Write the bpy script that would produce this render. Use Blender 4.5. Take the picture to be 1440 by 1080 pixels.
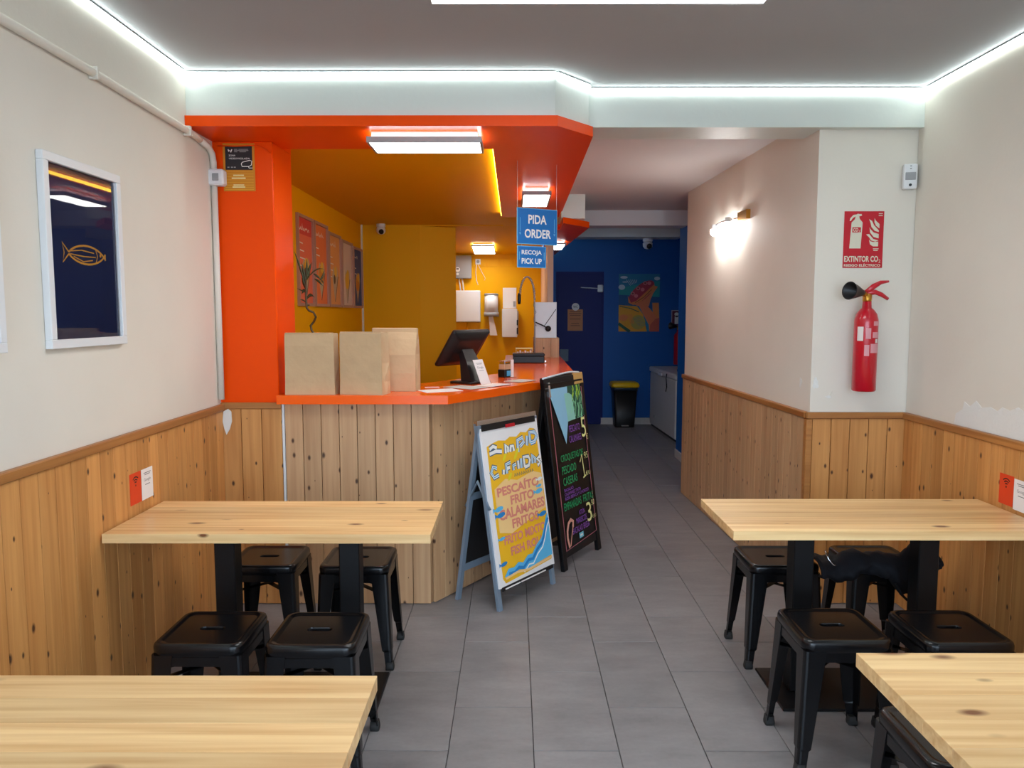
import bpy, bmesh, math, random
from mathutils import Matrix, Vector
random.seed(7)
PI = math.pi
for _o in list(bpy.data.objects): bpy.data.objects.remove(_o)
scene = bpy.context.scene
C = scene.collection

# ------------------------------------------------------------------ camera
cam_d = bpy.data.cameras.new('camera'); cam = bpy.data.objects.new('camera', cam_d); C.objects.link(cam)
cam_d.sensor_fit = 'HORIZONTAL'; cam_d.sensor_width = 36.0; cam_d.lens = 1081.26 / 1440 * 36
cam_d.clip_start = .02
cam.location = (0, 0, 1.528); cam.rotation_euler = (PI/2 - .0911, 0, .0026)
scene.camera = cam

# ------------------------------------------------------------------ sky, exposure
W = bpy.data.worlds.new('sky'); scene.world = W; W.use_nodes = True
_b = W.node_tree.nodes['Background']; _b.inputs[0].default_value = (.64, .81, 1.0, 1); _b.inputs[1].default_value = 6.2
vs = scene.view_settings
vs.view_transform = 'Standard'; vs.look = 'None'; vs.gamma = 1.0; vs.use_curve_mapping = False
vs.exposure = 0.1
PANEL_E, LED_E, LAMP_E, BULB_E = 10.5, 13.0, 17.0, 210.0

# ------------------------------------------------------------------ helpers
def srgb(r, g, b):
    f = lambda c: (c/255)/12.92 if c/255 <= .04045 else ((c/255+.055)/1.055)**2.4
    return (f(r), f(g), f(b))
class NT:
    def __init__(s, name):
        s.m = bpy.data.materials.new(name); s.m.use_nodes = True; s.t = s.m.node_tree
        s.bsdf = s.t.nodes['Principled BSDF']; s.out = s.t.nodes['Material Output']
    def n(s, typ, inputs=None, **kw):
        nd = s.t.nodes.new(typ)
        for k, v in kw.items(): setattr(nd, k, v)
        for k, v in (inputs or {}).items(): s.set(nd, k, v)
        return nd
    def set(s, nd, k, v):
        if isinstance(v, bpy.types.NodeSocket): s.t.links.new(v, nd.inputs[k])
        else:
            if isinstance(v, tuple) and len(v) == 3 and nd.inputs[k].type == 'RGBA': v = (*v, 1)
            nd.inputs[k].default_value = v
    def math(s, op, a, b=0.0, clamp=False):
        nd = s.n('ShaderNodeMath', operation=op, use_clamp=clamp); s.set(nd, 0, a); s.set(nd, 1, b); return nd.outputs[0]
    def mix(s, fac, a, b):
        nd = s.n('ShaderNodeMix', data_type='RGBA')
        s.set(nd, 0, fac); s.set(nd, 6, a if not isinstance(a, tuple) else (*a[:3], 1)); s.set(nd, 7, b if not isinstance(b, tuple) else (*b[:3], 1))
        return nd.outputs[2]
    def ramp(s, fac, lo, hi):
        nd = s.n('ShaderNodeMapRange'); s.set(nd, 0, fac); s.set(nd, 1, lo); s.set(nd, 2, hi); nd.clamp = True
        return nd.outputs[0]
def plain(name, col, rough=.5, metal=0.0, spec=.5, coat=0.0, bump=None, vary=0.0, vscale=3.0):
    k = NT(name); b = k.bsdf
    k.set(b, 'Base Color', (*col, 1)); k.set(b, 'Roughness', rough); k.set(b, 'Metallic', metal); k.set(b, 'Specular IOR Level', spec); k.set(b, 'Coat Weight', coat)
    if vary:
        g = k.n('ShaderNodeNewGeometry'); nz = k.n('ShaderNodeTexNoise', {'Vector': g.outputs['Position'], 'Scale': vscale, 'Detail': 4.0})
        f = k.ramp(nz.outputs[0], .3, .7)
        k.set(b, 'Base Color', k.mix(f, tuple(c*(1-vary) for c in col), tuple(min(1, c*(1+vary)) for c in col)))
    if bump:
        g = k.n('ShaderNodeNewGeometry'); nz = k.n('ShaderNodeTexNoise', {'Vector': g.outputs['Position'], 'Scale': bump[0], 'Detail': 5.0})
        bp = k.n('ShaderNodeBump', {'Strength': bump[1], 'Distance': bump[2], 'Height': nz.outputs[0]}); k.set(b, 'Normal', bp.outputs[0])
    return k.m
def emit(name, col, e):
    k = NT(name); k.set(k.bsdf, 'Base Color', (.8, .8, .8, 1)); k.set(k.bsdf, 'Emission Color', (*col, 1)); k.set(k.bsdf, 'Emission Strength', e)
    return k.m
def wood(name, light, dark, knot, axis, rough=.45, knots=True, kscale=(10.0, 5.5), contrast=1.0, coat=0.0, kthr=.15, solid=False):
    """axis = long axis index in object space; width axis is the other of X/Z"""
    k = NT(name); tc = k.n('ShaderNodeTexCoord'); oi = k.n('ShaderNodeObjectInfo')
    r = oi.outputs['Random']
    off = k.n('ShaderNodeCombineXYZ', {0: k.math('MULTIPLY', r, 37.0), 1: k.math('MULTIPLY', r, 13.0), 2: k.math('MULTIPLY', r, 71.0)})
    add = k.n('ShaderNodeVectorMath', operation='ADD'); k.set(add, 0, tc.outputs['Object']); k.set(add, 1, off.outputs[0])
    sc = [45.0, 45.0, 45.0]; sc[axis] = 1.6
    mp = k.n('ShaderNodeVectorMath', operation='MULTIPLY'); k.set(mp, 0, add.outputs[0]); mp.inputs[1].default_value = sc
    n1 = k.n('ShaderNodeTexNoise', {'Vector': mp.outputs[0], 'Scale': 1.0, 'Detail': 3.0, 'Distortion': .4})
    sc2 = [9.0, 9.0, 9.0]; sc2[axis] = .9
    mp2 = k.n('ShaderNodeVectorMath', operation='MULTIPLY'); k.set(mp2, 0, add.outputs[0]); mp2.inputs[1].default_value = sc2
    n2 = k.n('ShaderNodeTexNoise', {'Vector': mp2.outputs[0], 'Scale': 1.0, 'Detail': 2.0})
    f = k.math('MULTIPLY', k.math('ADD', k.math('MULTIPLY', k.ramp(n1.outputs[0], .35, .72), .6), k.math('MULTIPLY', k.ramp(n2.outputs[0], .35, .7), .4)), contrast, True)
    col = k.mix(f, light, dark)
    tone = k.math('ADD', k.math('MULTIPLY', r, .22), .89)
    hv = k.n('ShaderNodeHueSaturation', {'Value': tone, 'Color': col}); col = hv.outputs[0]
    if knots:
        sp = k.n('ShaderNodeSeparateXYZ', {0: add.outputs[0]})
        wi = 1 if axis == 0 else 0
        cx = k.n('ShaderNodeCombineXYZ', {0: k.math('MULTIPLY', sp.outputs[wi], kscale[0]), 1: k.math('MULTIPLY', sp.outputs[axis], kscale[1])})
        if solid: k.set(cx, 2, k.math('MULTIPLY', sp.outputs[2], kscale[0]))
        vo = k.n('ShaderNodeTexVoronoi', {'Vector': cx.outputs[0], 'Scale': 1.0}, voronoi_dimensions='3D' if solid else '2D')
        wn = k.n('ShaderNodeSeparateColor', {0: vo.outputs['Color']})
        rad = k.math('MULTIPLY', k.math('ADD', k.math('MULTIPLY', wn.outputs[0], .05), .012), k.math('GREATER_THAN', wn.outputs[1], kthr))
        rad = k.math('ADD', k.math('MULTIPLY', rad, 2.2 if solid else 1.0), .0001)
        d = k.math('DIVIDE', vo.outputs['Distance'], rad)
        col = k.mix(k.ramp(d, 1.9, .75), col, knot)
    k.set(k.bsdf, 'Base Color', col); k.set(k.bsdf, 'Roughness', rough); k.set(k.bsdf, 'Coat Weight', coat); k.set(k.bsdf, 'Coat Roughness', .15)
    bp = k.n('ShaderNodeBump', {'Strength': .12, 'Distance': .002, 'Height': n1.outputs[0]}); k.set(k.bsdf, 'Normal', bp.outputs[0])
    return k.m

def new_obj(name, me, mats, parent=None, loc=None, rot=None, smooth=None):
    o = bpy.data.objects.new(name, me); C.objects.link(o)
    if not isinstance(mats, (list, tuple)): mats = [mats]
    if not me.materials:
        for m in mats: me.materials.append(m)
    if parent: o.parent = parent
    if loc is not None: o.location = loc
    if rot is not None: o.rotation_euler = rot
    return o
class MB:
    """collects shapes, then links them as ONE mesh object"""
    def __init__(s): s.bm = bmesh.new()
    def box(s, x0, x1, y0, y1, z0, z1, bev=0, mi=0, M=None, seg=1):
        r = bmesh.ops.create_cube(s.bm, size=1.0); vs_ = r['verts']
        for v in vs_: v.co = Vector((x0+(v.co.x+.5)*(x1-x0), y0+(v.co.y+.5)*(y1-y0), z0+(v.co.z+.5)*(z1-z0)))
        fs = list({f for v in vs_ for f in v.link_faces})
        if bev:
            es = list({e for v in vs_ for e in v.link_edges})
            rr = bmesh.ops.bevel(s.bm, geom=es, offset=bev, segments=seg, affect='EDGES', profile=.5)
            fs = list({f for v in rr['verts'] for f in v.link_faces}) if rr['verts'] else fs
            vs_ = list({v for f in fs for v in f.verts})
            fs = list({f for v in vs_ for f in v.link_faces}); vs_ = list({v for f in fs for v in f.verts})
        for f in fs: f.material_index = mi
        if M is not None: bmesh.ops.transform(s.bm, matrix=M, verts=vs_)
        return s
    def prism(s, pts, z0, z1, mi=0, M=None):
        """plan polygon (x,y) extruded in z"""
        lo = [s.bm.verts.new((x, y, z0)) for x, y in pts]; hi = [s.bm.verts.new((x, y, z1)) for x, y in pts]
        n = len(pts); fs = [s.bm.faces.new(lo[::-1]), s.bm.faces.new(hi)]
        for i in range(n): fs.append(s.bm.faces.new((lo[i], lo[(i+1) % n], hi[(i+1) % n], hi[i])))
        for f in fs: f.material_index = mi
        if M is not None: bmesh.ops.transform(s.bm, matrix=M, verts=lo+hi)
        return s
    def slab(s, pts, y0, y1, mi=0, M=None):
        """upright polygon (x,z) extruded in y"""
        R = Matrix(((1, 0, 0, 0), (0, 0, -1, 0), (0, 1, 0, 0), (0, 0, 0, 1)))  # (x,y,z)->(x,-z,y)
        MM = R if M is None else M @ R
        return s.prism(pts, -y1, -y0, mi, MM)
    def loft(s, rings, close=True, cap0=True, cap1=True, mi=0, M=None, smooth=True):
        R = [[s.bm.verts.new(p) for p in r] for r in rings]; n = len(R[0]); fs = []
        for a, b in zip(R[:-1], R[1:]):
            for i in range(n if close else n-1):
                j = (i+1) % n
                try:
                    f = s.bm.faces.new((a[i], a[j], b[j], b[i])); f.smooth = smooth; fs.append(f)
                except ValueError: pass
        if cap0 and close: fs.append(s.bm.faces.new(R[0][::-1]))
        if cap1 and close: fs.append(s.bm.faces.new(R[-1]))
        for f in fs: f.material_index = mi
        if M is not None: bmesh.ops.transform(s.bm, matrix=M, verts=[v for r in R for v in r])
        return s
    def lathe(s, prof, n=24, mi=0, M=None, cap0=True, cap1=True):
        return s.loft([[(r*math.cos(2*PI*i/n), r*math.sin(2*PI*i/n), z) for i in range(n)] for r, z in prof], True, cap0, cap1, mi, M)
    def tube(s, path, rad, n=8, mi=0, M=None, flat=None):
        P = [Vector(p) for p in path]; rings = []; up0 = None
        for i, p in enumerate(P):
            t = (P[min(i+1, len(P)-1)] - P[max(i-1, 0)]).normalized()
            if up0 is None:
                up0 = Vector((0, 0, 1)) if abs(t.z) < .9 else Vector((1, 0, 0))
            a = (up0 - t*up0.dot(t)).normalized(); up0 = a; b = t.cross(a)
            r = rad[i] if isinstance(rad, (list, tuple)) else rad
            rings.append([tuple(p + a*(r*math.cos(2*PI*k/n)) + b*(r*(flat or 1)*math.sin(2*PI*k/n))) for k in range(n)])
        return s.loft(rings, True, True, True, mi, M)
    def face(s, pts, mi=0):
        f = s.bm.faces.new([s.bm.verts.new(p) for p in pts]); f.material_index = mi; return s
    def mesh(s, name, recalc=True):
        if recalc: bmesh.ops.recalc_face_normals(s.bm, faces=s.bm.faces[:])
        me = bpy.data.meshes.new(name); s.bm.to_mesh(me); s.bm.free(); return me
    def build(s, name, mats, parent=None, loc=None, rot=None, recalc=True): return new_obj(name, s.mesh(name, recalc), mats, parent, loc, rot)
def tag(o, label, cat, group=None):
    o['label'] = label; o['category'] = cat
    if group: o['group'] = group
    return o
def struct(o, label=None):
    o['kind'] = 'structure'
    if label: o['label'] = label
    return o
def thing(name, label, cat, loc=(0, 0, 0), rotz=0.0, group=None):
    o = bpy.data.objects.new(name, None); C.objects.link(o); o.location = loc; o.rotation_euler = (0, 0, rotz)
    o.empty_display_size = .1
    return tag(o, label, cat, group)
def dup(root, loc, rotz, label, group=None):
    r = root.copy(); C.objects.link(r); r.location = loc; r.rotation_euler = (0, 0, rotz); r['label'] = label
    if group: r['group'] = group
    for ch in list(root.children):
        c = ch.copy(); C.objects.link(c); c.parent = r
        for g in ch.children:
            d = g.copy(); C.objects.link(d); d.parent = c
    return r
_fonts = {}
def text_geo(s, bold=0.0):
    key = (s, bold)
    if key not in _fonts:
        cu = bpy.data.curves.new('t', 'FONT'); cu.body = s; cu.offset = bold; cu.resolution_u = 3; cu.align_x = 'LEFT'
        ob = bpy.data.objects.new('t', cu)
        me = bpy.data.meshes.new_from_object(ob)
        v = [tuple(x.co)[:2] for x in me.vertices]; f = [tuple(p.vertices) for p in me.polygons]
        bpy.data.objects.remove(ob); bpy.data.curves.remove(cu); bpy.data.meshes.remove(me)
        x0 = min(p[0] for p in v); x1 = max(p[0] for p in v); y0 = min(p[1] for p in v); y1 = max(p[1] for p in v)
        _fonts[key] = ([((p[0]-x0)/(x1-x0), (p[1]-y0)/(y1-y0)) for p in v], f)
    return _fonts[key]
class Print:
    """flat print on an upright face: local x right, z up, viewer at -y; several inks in one mesh"""
    def __init__(s): s.v = []; s.f = []; s.mi = []; s.mats = []; s.layer = 0; s.cnt = 0
    def m(s, mat):
        if mat not in s.mats: s.mats.append(mat)
        return s.mats.index(mat)
    def put(s, pts, faces, mat, lift):
        b = len(s.v); s.cnt += 1; y = -(lift if lift is not None else .0004 + .00004*s.cnt)
        s.v += [(x, y, z) for x, z in pts]; i = s.m(mat)
        for f in faces: s.f.append([b+k for k in f]); s.mi.append(i)
    def poly(s, pts, mat, lift=None): s.put(pts, [tuple(range(len(pts)))], mat, lift); return s
    def rect(s, x0, x1, z0, z1, mat, lift=None): return s.poly([(x0, z0), (x1, z0), (x1, z1), (x0, z1)], mat, lift)
    def disc(s, x, z, rx, rz, mat, n=20, rot=0, lift=None):
        c, q = math.cos(rot), math.sin(rot)
        return s.poly([(x+rx*math.cos(2*PI*i/n)*c-rz*math.sin(2*PI*i/n)*q, z+rx*math.cos(2*PI*i/n)*q+rz*math.sin(2*PI*i/n)*c) for i in range(n)], mat, lift)
    def stroke(s, pts, w, mat, closed=False, lift=None):
        P = [Vector(p) for p in pts]; n = len(P); L = []; R = []
        for i in range(n):
            a = P[i-1] if (i > 0 or closed) else P[i]; b = P[(i+1) % n] if (i < n-1 or closed) else P[i]
            d = (b-a); d = d.normalized() if d.length else Vector((1, 0)); nn = Vector((-d.y, d.x))*w/2
            L.append(P[i]+nn); R.append(P[i]-nn)
        pts2 = [tuple(p) for p in L+R]; fs = []
        for i in range(n if closed else n-1):
            j = (i+1) % n; fs.append((i, n+i, n+j, j))
        s.put(pts2, fs, mat, lift); return s
    def text(s, t, x0, x1, z0, z1, mat, slope=0.0, lift=None, bold=0.0):
        v, f = text_geo(t, bold); s.put([(x0+(x1-x0)*a, z0+(z1-z0)*b+slope*(x1-x0)*a) for a, b in v], f, mat, lift); return s
    def up(s): s.layer += 1; return s
    def build(s, name, parent, loc=None, rot=None):
        me = bpy.data.meshes.new(name); me.from_pydata(s.v, [], s.f)
        for m in s.mats: me.materials.append(m)
        for p, i in zip(me.polygons, s.mi): p.material_index = i
        me.update()
        o = bpy.data.objects.new(name, me); C.objects.link(o); o.parent = parent
        if loc is not None: o.location = loc
        if rot is not None: o.rotation_euler = rot
        return o
def arc(cx, cz, r, a0, a1, n=12, ry=None): return [(cx+r*math.cos(a0+(a1-a0)*i/(n-1)), cz+(ry or r)*math.sin(a0+(a1-a0)*i/(n-1))) for i in range(n)]

# ------------------------------------------------------------------ materials
WALLC = srgb(224, 218, 206)
M = {}
M['wall'] = plain('cream_plaster', WALLC, .75, bump=(55, .25, .002), vary=.03, vscale=2.0)
M['ceil'] = plain('ceiling_paint', srgb(166, 167, 170), .8, bump=(30, .25, .003))
M['white_paint'] = plain('white_gloss_paint', srgb(214, 220, 214), .5, bump=(24, .35, .004))
M['corr_ceil'] = plain('corridor_ceiling_paint', srgb(214, 208, 208), .75, bump=(30, .2, .003))
M['orange'] = plain('orange_gloss_paint', srgb(242, 76, 0), .34, spec=.16, bump=(18, .18, .003))
M['orange_top'] = plain('orange_laminate', srgb(252, 96, 4), .16)
M['yellow'] = plain('mustard_paint', srgb(238, 174, 0), .5, spec=.15, bump=(26, .2, .003))
M['blue'] = plain('cobalt_paint', srgb(4, 86, 164), .5, spec=.3, bump=(30, .2, .002))
M['blue_door'] = plain('navy_door_paint', srgb(4, 26, 104), .5, spec=.25)
M['plank'] = wood('knotty_pine', srgb(216, 156, 90), srgb(182, 118, 58), srgb(74, 42, 20), 2, .5)
M['plank_grey'] = wood('worn_pine', srgb(206, 166, 124), srgb(176, 132, 92), srgb(74, 46, 28), 2, .5)
M['rail'] = wood('rail_wood', srgb(182, 124, 66), srgb(140, 84, 38), srgb(80, 40, 20), 0, .4, knots=False)
M['top'] = wood('pine_tabletop', srgb(246, 212, 154), srgb(204, 150, 90), srgb(120, 70, 34), 0, .42, kscale=(11.0, 5.0), contrast=1.0, coat=.15, kthr=.3, solid=True)
M['black'] = plain('black_enamel', (.004, .004, .005), .24, spec=.4)
M['black_matt'] = plain('black_powdercoat', (.004, .004, .005), .42, spec=.3)
M['rubber'] = plain('black_rubber', (.012, .012, .012), .7)
M['plastic_black'] = plain('black_plastic', (.008, .008, .009), .38, spec=.35)
M['plastic_white'] = plain('white_plastic', srgb(226, 228, 230), .35)
M['plastic_grey'] = plain('grey_plastic', srgb(150, 152, 154), .4)
M['steel'] = plain('brushed_steel', (.62, .62, .63), .25, metal=1.0)
M['brass'] = plain('brass', srgb(196, 144, 62), .3, metal=1.0)
M['red'] = plain('red_enamel', srgb(190, 8, 34), .28, coat=.4)
M['frame_white'] = plain('white_frame', srgb(226, 228, 230), .4)
M['navy'] = plain('navy_print', srgb(22, 36, 84), .6)
M['gold'] = plain('gold_ink', srgb(226, 166, 62), .6)
M['paper'] = plain('white_paper', srgb(238, 234, 232), .7)
M['kraft'] = plain('kraft_paper', srgb(194, 164, 126), .75, bump=(16, .5, .008), vary=.06, vscale=7)
M['freezer'] = plain('freezer_white', srgb(214, 212, 210), .35)
M['lidyellow'] = plain('yellow_plastic', srgb(236, 190, 10), .4)
M['bluegrey'] = plain('blue_grey_metal', srgb(132, 150, 168), .4, metal=.3)
M['cloth'] = plain('black_cloth', (.006, .006, .009), .8, spec=.3, bump=(120, .3, .001))
M['leaf'] = plain('dark_green_leaf', srgb(54, 62, 30), .45)
M['stem'] = plain('brown_green_stem', srgb(70, 58, 30), .5)
M['grout'] = plain('grout', srgb(62, 60, 60), .8)
M['pave'] = plain('street_paving', srgb(150, 146, 140), .8, vary=.1)
M['base_white'] = plain('white_baseboard_paint', srgb(200, 196, 194), .5)
M['cream_edge'] = plain('cream_edge_orange_bounce', srgb(230, 190, 160), .5)  # cream edge, its salmon tint stands in for orange bounce light
M['panel'] = emit('panel_diffuser', (.96, .98, 1.0), PANEL_E)
M['led'] = emit('led_strip_light', (.86, 1.0, .97), LED_E)
M['led_yellow'] = emit('warm_led_strip_light', (1.0, .72, .06), LED_E*.9)
M['lamp'] = emit('lamp_diffuser', (1.0, .985, .96), LAMP_E)
M['bulb'] = emit('spot_bulb', (1.0, .97, .95), BULB_E)
def ink(n, r, g, b, rough=.6): 
    if n not in M: M[n] = plain(n, srgb(r, g, b), rough)
    return M[n]
def glass_mat():
    k = NT('picture_glass'); t = k.t; t.nodes.remove(k.bsdf)
    fr = k.n('ShaderNodeFresnel', {'IOR': 1.5}); tr = k.n('ShaderNodeBsdfTransparent'); gl = k.n('ShaderNodeBsdfGlossy', {'Roughness': .02})
    mx = k.n('ShaderNodeMixShader', {0: fr.outputs[0], 1: tr.outputs[0], 2: gl.outputs[0]}); t.links.new(mx.outputs[0], k.out.inputs[0])
    return k.m
M['glass'] = glass_mat()
def tile_mat():
    k = NT('grey_porcelain'); g = k.n('ShaderNodeNewGeometry'); oi = k.n('ShaderNodeObjectInfo')
    add = k.n('ShaderNodeVectorMath', operation='ADD'); k.set(add, 0, g.outputs['Position']); k.set(add, 1, k.n('ShaderNodeCombineXYZ', {2: k.math('MULTIPLY', oi.outputs['Random'], 40.0)}).outputs[0])
    st = k.n('ShaderNodeVectorMath', operation='MULTIPLY'); k.set(st, 0, add.outputs[0]); st.inputs[1].default_value = (2.0, 5.0, 1.0)
    n1 = k.n('ShaderNodeTexNoise', {'Vector': st.outputs[0], 'Scale': 1.6, 'Detail': 8.0, 'Roughness': .65})
    n2 = k.n('ShaderNodeTexNoise', {'Vector': add.outputs[0], 'Scale': 60.0, 'Detail': 3.0})
    f = k.math('ADD', k.math('MULTIPLY', k.ramp(n1.outputs[0], .3, .7), .7), k.math('MULTIPLY', n2.outputs[0], .3))
    col = k.mix(f, srgb(110, 108, 110), srgb(146, 143, 144))
    hv = k.n('ShaderNodeHueSaturation', {'Value': k.math('ADD', k.math('MULTIPLY', oi.outputs['Random'], .12), .94), 'Color': col})
    k.set(k.bsdf, 'Base Color', hv.outputs[0])
    k.set(k.bsdf, 'Roughness', k.math('ADD', k.math('MULTIPLY', n1.outputs[0], .2), .32))
    bp = k.n('ShaderNodeBump', {'Strength': .08, 'Distance': .002, 'Height': n1.outputs[0]}); k.set(k.bsdf, 'Normal', bp.outputs[0])
    return k.m
M['tile'] = tile_mat()

# ------------------------------------------------------------------ setting: floor
XL, XR, ZC = -1.517, 2.031, 2.64
fl = struct(MB().box(-1.75, 2.9, -.85, 10.85, -.08, -.006).build('floor', M['grout']), 'grey porcelain tile floor running from the dining room into the corridor')
TX, TY = .0694, 3.1714
tile_cache = {}
def tile(x0, x1, y0, y1):
    g = .0014
    k = (round(x1-x0, 3), round(y1-y0, 3))
    if k not in tile_cache:
        w, l = (x1-x0)/2-g, (y1-y0)/2-g; c = .0012; mb = MB()
        mb.loft([[(-w, -l, -.006), (w, -l, -.006), (w, l, -.006), (-w, l, -.006)], [(-w, -l, -c), (w, -l, -c), (w, l, -c), (-w, l, -c)],
                 [(-w+c, -l+c, 0), (w-c, -l+c, 0), (w-c, l-c, 0), (-w+c, l-c, 0)]], smooth=False)
        tile_cache[k] = mb.mesh('tile')
    new_obj('tile', tile_cache[k], M['tile'], fl, ((x0+x1)/2, (y0+y1)/2, 0))
for c in range(-6, 10):
    xa, xb = TX+.3*c, TX+.3*(c+1)
    for r in range(-8, 14):
        ya = TY+.6*r+(.3 if c % 2 else 0); yb = ya+.6
        lim_l = XL+.003 if ya < 3.9 else (-.5 if ya < 4.2 else (.1 if ya < 4.8 else .4))
        lim_r = XR-.003 if ya < 3.9 else (1.53 if ya < 6.5 else (1.74 if ya < 8.1 else 2.6))
        a, b = max(xa, lim_l), min(xb, lim_r); y0, y1 = max(ya, -.8), min(yb, 10.59)
        if b-a > .02 and y1-y0 > .02: tile(a, b, y0, y1)

# ------------------------------------------------------------------ setting: walls and ceilings
wl = struct(MB().box(-1.72, XL, -.85, 4.28, 0, ZC+.1).build('wall_left', M['wall']), 'cream plaster side wall above pine wainscot planks')
wr = struct(MB().box(XR, 2.25, -.85, 3.96, 0, ZC+.1).build('wall_right', M['wall']), 'cream plaster side wall with peeling paint above the pine wainscot')
wc = struct(MB().prism([(1.535, 3.965), (2.25, 3.965), (2.25, 6.5), (1.445, 6.5)], 0, 2.62).build('wall_corridor', M['wall']), 'cream wall turning from the alcove into the corridor')
ce = struct(MB().box(-1.8, 2.95, -.85, 10.9, ZC, ZC+.12).build('ceiling', M['ceil']), 'off-white painted ceiling')
struct(MB().box(.36, 2.06, 3.912, 4.17, 2.448, ZC+.02).build('ceiling_beam', M['white_paint']), 'white painted beam over the corridor entrance')
struct(MB().box(.375, 2.2, 4.17, 7.6, 2.53, 2.6).build('ceiling_corridor', M['corr_ceil']), 'pale corridor ceiling')
struct(MB().box(.40, .60, 6.6, 7.6, 2.33, 2.53).build('ceiling_box', M['white_paint']), 'white boxed casing above the rear orange soffit')
struct(MB().box(.40, 1.69, 7.6, 7.85, 2.384, ZC+.02).build('ceiling_crossbeam', M['corr_ceil']), 'grey cross beam over the far corridor')
struct(MB().box(.45, 1.948, 9.0, 9.3, 2.412, ZC+.02).build('ceiling_far_beam', M['white_paint']), 'white cross beam in front of the blue end wall')
# orange soffit slab with white casing above
sof = [(XL-.01, 3.633), (.2, 3.633), (.385, 3.85), (.41, 7.0), (-.11, 7.0), (-.11, 4.13), (-1.215, 4.13), (-1.215, 4.28), (XL-.01, 4.28)]
struct(MB().prism(sof, 2.389, 2.437).build('ceiling_soffit', M['orange']), 'glossy orange soffit slab over the service counter')
struct(MB().prism([(XL-.01, 3.652), (.19, 3.652), (.365, 3.86), (.392, 7.0), (-.095, 7.0), (-.095, 4.15), (XL-.01, 4.15)], 2.437, ZC+.02).build('ceiling_casing', M['white_paint']), 'white casing between orange soffit and ceiling')
struct(MB().prism([(.41, 6.5), (.66, 6.84), (.50, 10.42), (.36, 10.42), (.36, 7.02), (.41, 7.02)], 2.28, 2.33).build('ceiling_rear_soffit', M['orange']), 'lower orange soffit slab at the far end of the counter')
struct(MB().box(-1.7, -.1, 4.155, 7.95, 2.425, 2.5).build('ceiling_kitchen', M['yellow']), 'mustard yellow kitchen ceiling')
mbk = MB()
mbk.loft([[(-.93, 7.9, 2.415), (.34, 7.9, 2.415), (.34, 7.9, 2.5), (-.93, 7.9, 2.5)], [(-.93, 9.95, 2.278), (.34, 9.95, 2.278), (.34, 9.95, 2.36), (-.93, 9.95, 2.36)]], smooth=False)
mbk.box(-.11, .36, 7.0, 7.92, 2.415, 2.5)
struct(mbk.build('ceiling_kitchen_rear', M['yellow']), 'sloping mustard yellow ceiling at the back of the kitchen')
struct(MB().box(-1.53, -1.215, 3.952, 4.28, 0, 2.389, bev=.004).build('wall_column', M['orange']), 'glossy orange column at the end of the counter')
struct(MB().box(-1.78, -1.55, 4.28, 9.95, 0, 2.6).build('wall_kitchen_side', M['yellow']), 'mustard kitchen side wall behind the menu boards')
struct(MB().prism([(-1.56, 7.9), (-.957, 7.9), (-.60, 8.0), (-.62, 8.2), (-.93, 8.2), (-.93, 9.95), (-1.56, 9.95)], 0, 2.43).build('wall_kitchen_chimney', M['yellow']), 'mustard boxed projection in the kitchen corner')
wkb = struct(MB().box(-.95, .36, 9.9, 10.1, 0, 2.5).build('wall_kitchen_back', M['yellow']), 'mustard tiled back wall of the kitchen')
for x0, x1 in ((-.349, -.187), (-.168, -.015), (.004, .157), (-.53, -.368)):
    MB().box(x0, x1, 9.893, 9.901, 2.125, 2.224, bev=.003).build('tile', M['yellow'], wkb)
struct(MB().box(.345, .405, 8.0, 10.6, 0, 2.28).build('wall_partition', [M['cream_edge']]), 'cream edged partition, orange bounce light painted in, between kitchen and corridor')
struct(MB().box(.405, .412, 8.02, 10.6, 0, 2.28).build('wall_partition_lining', M['blue']), 'blue corridor side of the partition')
struct(MB().box(.40, 2.95, 10.6, 10.85, 0, ZC+.1).build('wall_back', M['blue']), 'cobalt blue end wall of the corridor')
bp_ = struct(MB().box(1.735, 2.95, 6.505, 8.15, 0, ZC).build('wall_blue_pier', M['blue']), 'cobalt blue pier past the cream corridor wall')
struct(MB().box(2.62, 2.95, 8.15, 10.6, 0, ZC).build('wall_alcove', M['blue']), 'cobalt blue side wall behind the freezer')
struct(MB().box(1.20, 2.62, 10.585, 10.6, 0, .09, bev=.002).build('baseboard_back', M['base_white']), 'white baseboard under the blue end wall')
struct(MB().box(1.722, 1.735, 6.6, 8.155, 0, .09, bev=.002).build('baseboard_pier', M['base_white']), 'white baseboard along the blue pier')
struct(MB().box(-1.553, -1.535, 7.875, 7.9, 1.0, 2.425).build('trim_1', M['frame_white']), 'thin white corner trim in the kitchen')
# shop front behind the viewer: piers and header around the open doorway
fr_ = MB(); fr_.box(-1.75, -1.35, -1.0, -.85, 0, ZC+.1); fr_.box(1.9, 2.95, -1.0, -.85, 0, ZC+.1); fr_.box(-1.35, 1.9, -1.0, -.85, 2.45, ZC+.1)
struct(fr_.build('wall_front', M['wall']), 'shop front piers and header')
struct(MB().box(-14, 14, -16, -.86, -.12, -.02).build('ground_street', M['pave']), 'street paving outside the shop')

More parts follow.
